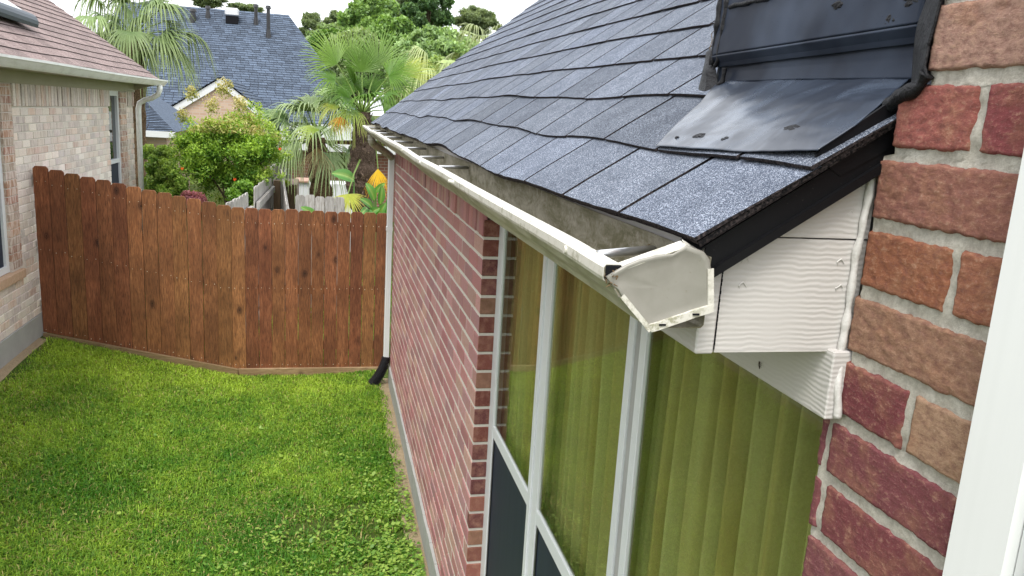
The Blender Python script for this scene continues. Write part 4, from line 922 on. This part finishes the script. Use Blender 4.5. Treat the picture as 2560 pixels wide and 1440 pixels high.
tree('red_shrub', 'low purple red shrub just behind the brown fence', 'shrub', 9.6, 440, 530, 470, 530, 8, 500, .03, (.10, .03, .04), (.30, .10, .12), 23, clr=.45, depth=.5, aspect=.3)
tree('garden_shrub', 'dark green leafy shrub under the bushy tree', 'shrub', 10.6, 560, 640, 440, 530, 10, 600, .045, (.05, .13, .015), (.18, .32, .04), 24, clr=.42, depth=.6)
tree('garden_shrub', 'small yellow green sprig growing beside the weathered fence post', 'shrub', 14.8, 706, 728, 425, 500, 5, 90, .05, (.2, .3, .03), (.4, .48, .06), 25, clr=.5, depth=.3)
# palms
def frond(parent, h, d, n, R, span, nseg, droop, c_in, c_out, seed, base=None, wseg=1.0, name='frond', stiff=.45, label=None, fold=.5):
    rg = np.random.default_rng(seed); d = Vector(d).normalized(); n = Vector(n); n = (n-d*n.dot(d)).normalized(); s = d.cross(n).normalized()
    mb_ = MB(); h = Vector(h)
    for k in range(nseg):
        f = (k+.5)/nseg-.5; th = f*span+rg.normal(0, .018); ln = R*(1-.30*abs(2*f)**2.5)*rg.uniform(.9, 1.06)
        dir_ = d*math.cos(th)+s*math.sin(th); side = -d*math.sin(th)+s*math.cos(th); dr = droop*rg.uniform(.6, 1.5)
        w0 = 2*math.sin(span/nseg/2)*wseg; V = []; C = []; NR = 7
        for i in range(NR):
            t_ = i/(NR-1); r_r = ln*t_; p = h+dir_*r_r+n*(.10*R*math.sin(t_*PI*.6))*(1-stiff)
            over = max(0, t_-stiff)/(1-stiff); p = p+Vector((0, 0, -1))*(dr*R*over**1.8); 
            if dr > .5: p = p-dir_*(R*.35*dr*over**2*.5)
            wd = w0*min(r_r, ln*.42)*(1 if t_ < .42 else max(.05, 1-((t_-.42)/.58)**.9))*.5+.0012
            V += [p-side*wd, p+n*wd*fold, p+side*wd]
            cc = [a*(1-t_**1.5)+b*t_**1.5 for a, b in zip(c_in, c_out)]; v_ = rg.uniform(.85, 1.15); C += [tuple(x*v_ for x in cc)]*3
        F = [f_ for i in range(NR-1) for f_ in ((i*3, i*3+1, i*3+4, i*3+3), (i*3+1, i*3+2, i*3+5, i*3+4))]
        b0 = len(mb_.v); mb_.add(V, F); mb_.c[b0:] = C
    if base is not None:
        base = Vector(base); m_ = base.lerp(h, .5)+Vector((0, 0, .06*(h-base).length)); b0 = len(mb_.v); mb_.tube([base, m_, h], [.016, .011, .008], 6, 0, (.16, .24, .06))
    o = mb_.build(name, M['palm'], parent)
    if label: o['label'] = label
    return o
def fibre_trunk(parent, pts, rads, nb_, seed, c=(.16, .11, .075), bl=.16, up=1):
    rr = random.Random(seed); mb_ = MB(); pts = [Vector(p) for p in pts]
    P = []; R_ = []
    for i in range(25):
        s = i/24*(len(pts)-1); k = min(int(s), len(pts)-2); f = s-k; P.append(pts[k].lerp(pts[k+1], f)); R_.append((rads[k]*(1-f)+rads[k+1]*f)*(1+.10*math.sin(i*2.1)+rr.uniform(-.05, .05)))
    mb_.tube(P, R_, 16, 0, c)
    for q in range(nb_):
        s = rr.uniform(0, .98)*(len(pts)-1); k = min(int(s), len(pts)-2); f = s-k; p = pts[k].lerp(pts[k+1], f); r = rads[k]*(1-f)+rads[k+1]*f; a = rr.uniform(0, 2*PI)
        o_v = Vector((math.cos(a), math.sin(a), 0)); sd2 = Vector((-o_v.y, o_v.x, 0)); L_ = bl*rr.uniform(.5, 1.2); wd = .022*rr.uniform(.4, 1.3); tl = rr.uniform(-.6, .6); sg = up if rr.random() < .8 else -up
        b0 = p+o_v*r*.9; b1 = b0+o_v*(.035*rr.uniform(.5, 1.6))+sd2*L_*tl+Vector((0, 0, L_*.8*sg)); m_ = b0.lerp(b1, .5)+o_v*.02; v_ = rr.uniform(.5, 2.1)
        mb_.add([b0-sd2*wd, b0+sd2*wd, m_+sd2*wd*.7, m_-sd2*wd*.7, b1], [(0, 1, 2, 3), (3, 2, 4)], 0, tuple(x*v_ for x in c))
    return mb_.build('trunk', M['fibre'], parent)
YP = 12.5
pal = empty('fan_palm', tuple(at(905, 560, YP)), 'tall fan palm with stiff bright green fans and shaggy dark trunk behind the fence', 'palm tree'); pal.location.z = -.3
fibre_trunk(pal, [at(912, 640, YP), at(908, 545, YP), at(898, 470, YP), at(908, 400, YP), at(906, 330, YP), at(905, 280, YP)], [.15, .14, .19, .20, .14, .12], 420, 3, (.21, .15, .115), .15, 1)
cb = at(906, 285, YP)
PG = (.085, .165, .02); PB = (.055, .125, .012); PL = (.125, .205, .05)
fl_ = [ # u, v, dy, d(x,y,z), n, R, span, droop, colours
 (843, 160, .0, (-.75, .1, .72), (.2, -.75, .45), .62, 2.7, .10, PG, (.20, .30, .05)),
 (945, 165, .25, (.12, .15, 1), (0, -1, .1), .64, 2.6, .05, PL, (.16, .27, .06)),
 (880, 150, .35, (-.25, .2, .95), (0, -1, .15), .52, 2.6, .05, PL, (.17, .27, .05)),
 (905, 180, .1, (.0, .1, .95), (0, -1, .3), .50, 3.2, .12, PG, PB),
 (885, 212, -.35, (-.15, -.55, .62), (0, -.6, .8), .50, 4.0, .22, (.05, .12, .012), (.10, .20, .02)),
 (972, 190, -.1, (.75, -.25, .55), (0, -.6, .8), .60, 3.3, .2, (.06, .14, .014), (.14, .24, .025)),
 (985, 215, .1, (.9, -.1, .2), (0, -.5, .85), .52, 3.5, .3, (.05, .12, .012), (.12, .2, .02)),
 (838, 200, -.1, (-.9, -.2, .35), (.1, -.5, .8), .50, 3.2, .3, (.06, .14, .014), (.16, .25, .03)),
 (875, 248, -.4, (-.75, -.5, .25), (.1, -.6, .75), .46, 3.6, .35, (.045, .11, .012), (.10, .19, .03)),
 (850, 245, .1, (-.95, .1, .1), (0, -.5, .85), .42, 3.0, .4, (.05, .12, .014), (.20, .30, .08)),
 (955, 262, .2, (.85, .1, -.1), (0, -.5, .85), .50, 3.2, .5, (.06, .13, .014), (.16, .25, .03)),
 (960, 240, -.3, (.5, -.5, .1), (0, -.5, .85), .42, 3.6, .4, (.05, .12, .012), (.1, .2, .02)),
 (1010, 190, .3, (.95, .2, .5), (0, -.6, .75), .55, 2.0, .1, (.12, .2, .03), (.42, .42, .06)),
 (850, 268, -.1, (-.85, -.1, .0), (0, -.4, .9), .40, 2.2, .5, (.20, .26, .03), (.40, .40, .06)),
 (880, 280, -.4, (-.2, -.6, -.2), (0, -.5, .8), .42, 3.2, .7, (.16, .24, .03), (.34, .40, .08)),
 (895, 225, .2, (-.5, .2, .5), (0, -.7, .7), .48, 3.4, .2, (.05, .12, .012), (.11, .21, .02)),
 (925, 225, .3, (.4, .3, .5), (0, -.7, .7), .48, 3.4, .2, (.05, .12, .012), (.11, .21, .02)),
 (915, 245, -.45, (.2, -.7, .2), (0, -.5, .85), .42, 3.8, .4, (.05, .13, .014), (.13, .24, .03)),
 (860, 225, .25, (-.8, .3, .3), (0, -.7, .7), .50, 3.2, .3, (.05, .12, .012), (.14, .24, .03)),
 (960, 275, .0, (.8, .1, -.3), (0, -.5, .85), .48, 3.2, .6, (.07, .15, .016), (.2, .3, .05)),
 (920, 300, .3, (.5, .2, -.4), (0, -.5, .8), .45, 3.0, .6, (.07, .15, .016), (.2, .28, .05)),
]
for i, (u, v, dy, d, n, R, sp, dr, ci, co_) in enumerate(fl_): frond(pal, at(u, v, YP+dy), d, n, R, sp, 34 if sp > 3 else 28, dr, ci, co_, 100+i, base=cb, wseg=1.0)
frond(pal, at(852, 292, YP-.25), (-.1, -.4, -.9), (0, -.9, .3), .26, 2.2, 22, .1, (.55, .16, .01), (.62, .34, .02), 130, base=cb, label='drying orange fan hanging from the crown')
frond(pal, at(945, 422, YP-.3), (.0, -.1, -1), (.2, -1, .1), .44, 1.5, 24, .1, (.68, .44, .02), (.62, .30, .01), 131, base=at(935, 330, YP), label='yellow dying fan hanging beside the trunk')
frond(pal, at(800, 325, YP+.1), (-.95, -.2, -.05), (0, -.5, .85), .40, 1.6, 18, .25, (.16, .24, .03), (.34, .40, .06), 132, base=cb)
frond(pal, at(870, 485, YP-.9), (.1, -.2, -1), (0, -1, .25), .36, 3.0, 24, .1, (.36, .40, .06), (.50, .46, .09), 133, base=at(900, 400, YP-.2), label='pale yellow green fan drooping in front of the trunk')
def sabal(name, label, y, u, v, ub, vb, R, nf, seed, c0, c1, droop=.9, tr=.17, group=None, tc=(.30, .20, .12), elev=(-.7, 1.2), trunk_on=True):
    rr = random.Random(seed); root = empty(name, tuple(at(ub, vb, y)), label, 'palm tree', group); root.location.z = -.3
    c = at(u, v, y); b = at(ub, vb, y); b.z = -.35
    fibre_trunk(root, [b, b.lerp(c, .5), c], [tr, tr*1.05, tr*.8], 260, seed, tc, .17, 1)
    for i in range(nf):
        az = 2*PI*i/nf*1.618*2+rr.uniform(-.3, .3); el = rr.uniform(*elev); d = Vector((math.cos(az)*math.cos(el), math.sin(az)*math.cos(el), math.sin(el))); Lp = R*rr.uniform(.7, 1.25)
        h = c+d*Lp; dd = (d+Vector((0, 0, -.45))).normalized(); k = rr.uniform(.75, 1.25)
        frond(root, h, dd, Vector((0, 0, 1))+d*.2, R*rr.uniform(.85, 1.1), rr.uniform(2.4, 3.6), 26, droop*rr.uniform(.6, 1.2), tuple(x*k for x in c0), tuple(x*k for x in c1), seed*50+i, base=c, wseg=1.05, stiff=.3)
    return root
sb = sabal('sabal_palm', 'shorter silvery green palm with drooping fans and rough brown trunk left of the tall palm', 14.2, 790, 345, 826, 520, .62, 20, 31, (.15, .22, .09), (.34, .42, .20), .85, .19)
for (u, v, s_, dr) in ((720, 300, -.8, .5), (700, 330, -.6, .7), (760, 290, -.3, .5), (690, 300, -.9, .5), (745, 350, -.3, .9), (830, 320, .4, .8), (870, 380, .5, .8)): frond(sb, at(u, v, 14.0), (s_, -.3, .35), (0, -.5, .85), .62, 3.0, 26, dr, (.10, .18, .06), (.32, .40, .17), int(u), base=at(790, 350, 14.2), wseg=1.1, stiff=.3)
frond(sb, at(793, 368, 13.6), (0, -.2, -1), (0, -1, .1), .50, 1.7, 30, .1, (.30, .20, .09), (.50, .42, .24), 171, wseg=.4, label='dead tan fan hanging in front of the trunk')
frond(sb, at(735, 360, 13.7), (-.1, -.2, -1), (0, -1, .1), .62, 1.0, 20, .1, (.12, .18, .08), (.30, .36, .18), 172, wseg=.5)
s2 = sabal('sabal_palm', 'pale drooping palm above the neighbour roof, nearest the blue roof', 15.5, 335, 90, 330, 500, .70, 18, 32, (.10, .16, .05), (.26, .32, .14), .9, .2)
for (u, v, s_, dr) in ((320, 20, -.4, 1.0), (380, 20, .3, .9), (350, 60, .2, 1.0), (400, 90, .6, .8), (385, 130, .5, .9), (410, 100, .8, .5), (300, 60, -.6, .9), (270, 60, -.3, 1.), (350, 150, .2, .9)): frond(s2, at(u, v, 15.3), (s_, -.4, .3), (0, -.5, .85), .70, 3.1, 30, dr, (.07, .13, .035), (.28, .35, .15), int(u+v*3), base=at(300, 110, 15.5), wseg=1.1, stiff=.25)
sabal('sabal_palm', 'pale drooping palm rising behind the far edge of the grey roof', 19.0, 1120, 230, 1120, 600, .85, 22, 34, (.22, .29, .10), (.46, .50, .25), .85, .2, elev=(-.6, 1.0))
sabal('sabal_palm', 'distant pale palm highest up behind the grey roof edge', 24.0, 1225, 135, 1225, 600, .8, 16, 35, (.20, .26, .10), (.42, .46, .24), .8, .2, elev=(-.6, 1.0))
# banana plants
def banana(name, label, spec, y, seed):
    root = empty(name, tuple(at(spec[0][0], spec[0][1], y)), label, 'plant'); root.location.z = -.2; mb_ = MB(); rr = random.Random(seed)
    b = at(spec[0][0], 560, y); 
    for (u0, v0, u1, v1, w_) in spec:
        a_ = at(u0, v0, y); e = at(u1, v1, y-.15); d = (e-a_); L_ = d.length; d.normalize(); n = Vector((.1, -1, .5)); n = (n-d*n.dot(d)).normalized(); s = d.cross(n); V = []; C = []
        v_ = rr.uniform(.8, 1.25)
        for i in range(9):
            t_ = i/8; p = a_+d*L_*t_+n*.10*L_*math.sin(t_*PI)-Vector((0, 0, .12*L_*t_*t_)); wd = w_*math.sin(PI*(.06+.92*t_))**.6
            V += [p-s*wd+n*wd*.35, p-s*wd*.5+n*wd*.2, p, p+s*wd*.5+n*wd*.2, p+s*wd+n*wd*.35]; C += [(.10*v_, .26*v_, .06*v_)]*2+[(.30, .42, .14)]+[(.14*v_, .32*v_, .09*v_)]*2
        b0 = len(mb_.v); mb_.add(V, [(i*5+k, i*5+k+1, i*5+6+k, i*5+5+k) for i in range(8) for k in range(4)]); mb_.c[b0:] = C
        mb_.tube([a_-Vector((0, 0, .5)), a_], [.02, .01], 6, 0, (.15, .28, .08))
    mb_.build('foliage', M['leaf'], root); return root
banana('banana_plant', 'broad leaved green banana plant beside the palm trunk and white downspout', [(930, 520, 900, 490, .05), (945, 540, 965, 500, .05), (935, 500, 915, 450, .06), (950, 510, 955, 455, .05), (925, 535, 950, 515, .05), (912, 530, 938, 540, .05), (960, 520, 950, 560, .05), (940, 480, 962, 452, .04), (918, 520, 900, 535, .04), (965, 540, 972, 480, .04)], 11.0, 1)
banana('banana_plant', 'single broad green leaf poking up behind the fence pickets', [(790, 545, 752, 510, .045)], 9.0, 2)
banana('banana_plant', 'large pale green leaf spread left of the shaggy palm trunk', [(885, 450, 830, 425, .09)], 12.0, 3)
# ------------------------------------------------------------------ weathered grey fences behind
def grey_fence(label, p0, p1, zb, zt0, zt1, w_, side_y=True, posts=(), rail=True):
    root = empty('weathered_fence', (*p0, zb), label, 'fence', 'weathered grey fences in the yards behind'); a = Vector((*p0, 0)); b = Vector((*p1, 0)); L_ = (b-a).length; n = max(1, int(L_/w_)); d = (b-a).normalized()
    for i in range(n):
        q0 = a+d*(L_*i/n); q1 = a+d*(L_*(i+1)/n-.006); zt = zt0+(zt1-zt0)*i/n+random.uniform(-.012, .012)
        picket((q0.x, q0.y), (q1.x, q1.y), zb, zb, zt, M['grey_wood'], root, th=.014, ear=.025)
    if rail:
        mb_ = MB(); nr = Vector((-d.y, d.x, 0)); nr = nr if nr.x > 0 else -nr
        if abs(d.x) > abs(d.y): nr = Vector((0, 1, 0))
        for f in (.12, .5, .86):
            A1 = a+nr*.018+Vector((0, 0, zb+(zt0-zb)*f)); B1 = b+nr*.018+Vector((0, 0, zb+(zt1-zb)*f)); mb_.prism([A1, B1, B1+Vector((0, 0, .09)), A1+Vector((0, 0, .09))], nr*.04)
        mb_.build('rail', M['grey_wood'], root)
    for (x, y, zt) in posts: bxo('post', M['post_wood'], root, ((x-.05, y-.05, zb-.2), (x+.05, y+.05, zt)), bev=.004)
    return root
grey_fence('weathered grey fence run climbing away behind the brown fence, nearest section', (-1.62, 8.5), (-1.50, 9.5), -.1, 1.72, 1.76, .135)
grey_fence('tall weathered grey fence section in the middle of the boundary line', (-1.50, 10.3), (-1.46, 12.6), -.2, 1.72, 1.70, .135, posts=((-1.38, 12.75, 1.60),))
mb = MB(); A1 = Vector((-1.56, 8.9, 1.30)); B1 = Vector((-1.47, 12.9, 1.62)); 
grey_fence('far end of the weathered boundary fence beside the bushy tree', (-1.47, 12.9), (-1.42, 16.0), -.2, 1.80, 1.72, .135)
grey_fence('weathered fence section stepping down towards the white outdoor kitchen', (-1.36, 13.3), (-1.16, 10.9), -.2, 1.74, 1.45, .13, rail=True)
grey_fence('low weathered picket fence running across below the silvery palm', tuple(at(738, 500, 11.6))[:2], tuple(at(862, 500, 11.5))[:2], -.2, at(740, 487, 11.6).z, at(860, 492, 11.5).z, .125)
# ------------------------------------------------------------------ houses and yard things behind
def wallbox(name, mat, parent, y, u0, v0, u1, v1, dp):
    a = at(u0, v1, y); b = at(u1, v0, y); return bxo(name, mat, parent, ((a.x, y, a.z), (b.x, y+dp, b.z)), bev=0)
HB = 34.0
bh = empty('slate_roof_house', tuple(at(560, 450, HB)), 'large brick house with a tall blue grey shingle roof behind the trees', 'house'); bh.location.z = -.3
def brick_tex(name, c1, c2, m_, sc, key, bw=.2, rh=.08):
    t = NT(name); b = t.n('ShaderNodeTexBrick'); cdn = t.n('ShaderNodeTexCoord'); sp = t.n('ShaderNodeSeparateXYZ'); cb2 = t.n('ShaderNodeCombineXYZ')
    t.l(cdn.outputs['Object'], sp.inputs[0]); t.l(sp.outputs[0], cb2.inputs[0]); t.l(sp.outputs[2], cb2.inputs[1]); t.l(cb2.outputs[0], b.inputs['Vector'])
    for k, v in (('Color1', c1), ('Color2', c2), ('Mortar', m_)): b.inputs[k].default_value = (*v, 1)
    t.set(b, Scale=1.0, Mortar_Size=.008, Brick_Width=bw, Row_Height=rh); M[key] = t.fin(b.outputs[0], .9, .1)
brick_tex('far_brick', (.17, .075, .055), (.24, .11, .08), (.28, .24, .2), 1, 'farbrick')
brick_tex('far_tan_brick', (.38, .26, .19), (.46, .34, .26), (.42, .36, .3), 1, 'fartan')
def roof_tabs(parent, eL, eR, rL, rR, name, mat, exposure=.2, tw=.33):
    """shingled slope between eave line eL-eR and ridge line rL-rR, every tab a lapped quad with its own tone"""
    eL, eR, rL, rR = map(Vector, (eL, eR, rL, rR)); n = (eR-eL).cross(rL-eL).normalized(); n = n if n.z > 0 else -n
    m_ = MB(); S = (rL-eL).length; nr = int(S/exposure)
    m_.add([eL, eR, rR, rL], [(0, 1, 2, 3)], 1)
    for r in range(nr):
        f0, f1 = r/nr, min(1, (r+1.05)/nr); a0, b0_, a1, b1 = eL.lerp(rL, f0), eR.lerp(rR, f0), eL.lerp(rL, f1), eR.lerp(rR, f1); L_ = (b0_-a0).length; k = max(1, int(L_/tw)); o0 = random.random()
        cuts = [0]+[(i+o0*.9)/k for i in range(k) if 0 < (i+o0*.9)/k < 1]+[1]
        for i in range(len(cuts)-1):
            if cuts[i+1]-cuts[i] < 1e-4: continue
            s0, s1 = cuts[i], cuts[i+1]-.0015; v_ = random.choice([.74, .86, .97, 1.08, 1.2])*random.uniform(.93, 1.07)
            m_.add([a0.lerp(b0_, s0)+n*.03, a0.lerp(b0_, s1)+n*.03, a1.lerp(b1, s1)+n*.012, a1.lerp(b1, s0)+n*.012], [(0, 1, 2, 3)], 0, (v_, v_, v_))
    return m_.build(name, [mat, M['sh_edge']], parent)
# main slope: ridge seen at the top, hip falls to the right
zE = at(560, 420, HB-6).z
rl, rr_ = at(300, 3, HB+3), at(722, 38, HB+3); el, er = at(150, 330, HB-5), at(960, 365, HB-5)
roof_tabs(bh, el, er, rl, rr_, 'roof', M['shingle_blue'], .17, .30)
mb = MB(); e2 = Vector((er.x, er.y+14, er.z)); mb.add([er, e2, rr_+Vector((0, 6, 0)), rr_], [(0, 1, 2, 3)]); mb.build('roof', M['shingle_blue'], bh)
bxo('wall', M['farbrick'], bh, ((el.x+.4, HB-4.5, -.3), (er.x-.4, HB+8, er.z-.05)), bev=0)
mb = MB(); mb.prism([el+Vector((0, -.02, -.2)), er+Vector((0, -.02, -.2)), er+Vector((0, -.02, .0)), el+Vector((0, -.02, .0))], (0, .05, 0)); mb.build('fascia', M['enamel'], bh)
def onroof(u, v):
    n = (er-el).cross(rl-el).normalized(); r = Vector(ray(u, v)); k = (el-Vector(CAM)).dot(n)/r.dot(n); return Vector(CAM)+r*k
for (u, v, h, r, capn) in ((483, 50, .38, .09, 1), (481, 55, .2, .07, 0), (520, 44, .40, .07, 1), (640, 60, .72, .07, 1), (671, 92, 1.15, .075, 1)):
    p = onroof(u, v); mb = MB(); mb.tube([p-Vector((0, 0, .15)), p+Vector((0, 0, h))], r, 10); mb.tube([p-Vector((0, 0, .1)), p+Vector((0, 0, .28))], [r*1.7, r*1.05], 10)
    if capn: mb.tube([p+Vector((0, 0, h-.06)), p+Vector((0, 0, h+.06))], [r*1.7, r*1.2], 10)
    mb.build('roof_vent', M['black'], bh)
p = onroof(581, 54); mb = MB(); mb.box((p.x-.24, p.y-.22, p.z-.1), (p.x+.24, p.y+.2, p.z+.20), 1); mb.box((p.x-.27, p.y-.26, p.z+.2), (p.x+.27, p.y+.2, p.z+.52), 0, (1, 1, 1), .05); mb.build('turbine_vent', [M['galv'], M['dark']], bh)
# front gable
gyy = 26.0; pk = at(552, 196, gyy); gl = at(405, 292, gyy); gr = at(678, 290, gyy); gl.z = gr.z = (gl.z+gr.z)/2
mb = MB(); mb.prism([Vector((gl.x+.1, gyy, -.3)), Vector((gr.x-.1, gyy, -.3)), Vector((gr.x-.1, gyy, gr.z)), pk-Vector((0, 0, .15)), Vector((gl.x+.1, gyy, gl.z))], (0, 6, 0)); mb.build('gable_wall', M['fartan'], bh)
mb = MB(); W_ = .15
for e in (gl, gr): mb.prism([e, pk, pk-Vector((0, 0, .22)), e-Vector((0, 0, .22))], (0, -.08, 0))
mb.build('barge_board', M['enamel'], bh)
bk = Vector((0, 8, 0)); up2 = Vector((0, 0, .03))
for e in (gl, gr): roof_tabs(bh, e+Vector((0, -.12, .03)), e+bk, pk+Vector((0, -.12, .03)), pk+bk, 'roof', M['shingle_blue'], .17, .30)
# small hipped wing at left
wy = 19.0
A0, A1, A2 = at(250, 205, wy+2), at(352, 240, wy+1.5), at(438, 330, wy-.3); E0 = at(250, 334, wy-.3)
hw = empty('hip_roof_wing', (A2.x-1, wy, -.3), 'small house wing with blue hipped roof seen past the neighbour downspout', 'house')
roof_tabs(hw, E0, A2, A0, A1, 'roof', M['shingle_blue'], .11, .22); mb = MB(); mb.add([A2, A2+Vector((.0, 4, 0)), A1+Vector((0, 2, 0)), A1], [(0, 1, 2, 3)]); mb.build('roof', M['shingle_blue'], hw)
bxo('fascia', M['enamel'], hw, ((E0.x, wy-.32, A2.z-.13), (A2.x, wy-.28, A2.z)), bev=0)
bxo('wall', M['fartan'], hw, ((E0.x, wy+.1, -.3), (A2.x-.25, wy+3, A2.z-.05)), bev=0)
a = at(345, 190, 17.5); b = at(385, 330, 17.5); 
# patio wing with brick wall and outdoor kitchen
py = 22.0
pw = empty('patio_house', tuple(at(800, 450, py)), 'low dark brick house wall behind the white outdoor kitchen and palms', 'house'); pw.location.z = -.3
a, b = at(655, 470, py), at(1150, 350, py); bxo('wall', M['farbrick'], pw, ((a.x, py, -.3), (b.x, py+3, at(800, 345, py).z)), bev=0)
e0, e1 = at(640, 350, py-.5), at(1160, 352, py-.5); t0, t1 = e0+Vector((.5, 3, .35)), e1+Vector((-.5, 3, .35)); t = NT('grey_green_roof'); M['gg'] = t.fin(t.mix(t.noise(t.co(), 9), (.22, .24, .22), (.34, .36, .33)), .9, .2)
mb = MB(); mb.add([e0, e1, t1, t0], [(0, 1, 2, 3)]); mb.build('roof', M['gg'], pw); bxo('fascia', M['enamel'], pw, ((e0.x, e0.y-.02, e0.z-.2), (e1.x, e0.y+.02, e0.z-.001)), bev=0)
ky = 17.0
kt = empty('outdoor_kitchen', tuple(at(820, 500, ky)), 'white outdoor kitchen counter with a grill behind the grey picket fence', 'outdoor kitchen'); kt.location.z = -.25
a, b = at(742, 520, ky), at(905, 462, ky); bxo('counter', M['enamel'], kt, ((a.x, ky, -.25), (b.x, ky+.7, b.z)), bev=.01)
t = NT('stone_top'); M['stone'] = t.fin((.35, .22, .16), .6, .3); bxo('counter_top', M['stone'], kt, ((a.x-.05, ky-.05, b.z+.001), (at(772, 462, ky).x, ky+.72, b.z+.04)), bev=.005)
ga, gb = at(774, 492, ky-.1), at(806, 442, ky-.1); gr_ = bxo('grill', M['enamel'], kt, ((ga.x, ky-.1, ga.z), (gb.x, ky+.5, gb.z)), bev=.015)
kz = at(790, 464, ky).z; mb = MB()
for k in range(4): x = ga.x+(gb.x-ga.x)*(k+.8)/4.6; mb.tube([(x, ky-.10, kz), (x, ky-.13, kz)], .02, 10)
mb.tube([(ga.x+.03, ky-.14, kz+.09), (gb.x-.03, ky-.14, kz+.09)], .012, 8); mb.box((ga.x, ky-.115, kz-.07), (gb.x, ky-.1005, kz-.055)); mb.build('grill_knob', M['steel'], gr_)
p = at(712, 447, 16.5); mb = MB(); mb.tube([p+Vector((0, 0, -.5)), p+Vector((0, 0, -.1)), p+Vector((0, 0, .02)), p+Vector((0, 0, .09)), p+Vector((0, 0, .12))], [.05, .07, .13, .11, .02], 14); o = mb.build('kettle_grill', M['black']); tag(o, 'round black covered grill standing by the brick patio wall', 'grill')
a, b = at(706, 500, 15.0), at(742, 462, 15.0); o = bxo('planter_box', M['post_wood'], None, ((a.x, 15.0, -.25), (b.x, 16.2, b.z)), bev=.01); tag(o, 'brown wooden planter box beside the weathered fence', 'planter')
# ------------------------------------------------------------------ tree line
tl = 'trees beyond the houses'
GA = (.08, .16, .045)
def bt(lbl, *a, **k): return tree('broadleaf_tree', lbl, 'tree', *a, group=tl, jitter=.6, **k)
bt('bright green round crowned tree left of centre above the palm', 46, 850, 1000, -60, 200, 100, 480, .30, GA, (.27, .41, .12), 41, clr=.24, shell=.15)
bt('bright green tree with a lower rounded crown directly behind the tall palm', 42, 885, 1050, 10, 230, 90, 480, .27, GA, (.25, .39, .11), 42, clr=.24, shell=.15)
bt('light green spreading tree between the palm and the grey roof', 38, 985, 1200, 45, 260, 110, 480, .23, (.13, .22, .08), (.34, .47, .20), 43, clr=.22, shell=.15)
bt('pale grey green tree low behind the tall palm', 36, 800, 975, 62, 260, 90, 520, .19, (.14, .20, .08), (.30, .38, .18), 44, clr=.24, shell=.15)
bt('yellow green undergrowth tree low beside the grey roof', 32, 960, 1190, 130, 320, 90, 480, .19, (.11, .20, .04), (.30, .40, .12), 45, clr=.25, shell=.15)
bt('mid green tree standing low behind the blue roof hip', 44, 765, 900, 60, 240, 80, 420, .25, (.05, .13, .03), (.17, .29, .06), 46, clr=.25, shell=.15)
bt('open crowned dark green tree against the sky', 50, 1000, 1135, -80, 110, 60, 330, .26, (.05, .11, .04), (.15, .25, .10), 47, clr=.20, shell=.1)
bt('soft green tree filling the gap between the blue roof and the bright trees', 49, 735, 905, 45, 260, 80, 420, .25, (.09, .16, .06), (.26, .36, .15), 48, clr=.25, shell=.15)
def pine(lbl, y, u0, u1, v0, v1, seed, per=260): return tree('pine_tree', lbl, 'pine tree', y, u0, u1, v0, v1, 70, per, .24, (.08, .12, .055), (.24, .30, .14), seed, group='pines beyond the houses', clr=.22, aspect=.22, shell=.1, jitter=.7)
pine('dark pine with layered rounded crown right of the trees', 52, 1135, 1245, 8, 100, 51)
pine('dark pine behind the right end of the blue roof', 50, 740, 825, 15, 180, 52)
pine('dark pine in the gap behind the bright green trees', 54, 800, 890, 5, 160, 53)
pine('tall dark pine rising out of the picture behind the bright trees', 55, 965, 1060, -80, 100, 54)
pine('low dark pine tops over the blue roof ridge', 60, 465, 570, -30, 26, 55, 160)
pine('small dark pine top over the blue roof ridge right of the white vent', 60, 560, 660, 2, 40, 56, 140)
pine('wide dark pine filling the gap beside the palm', 58, 930, 1010, -20, 130, 57)
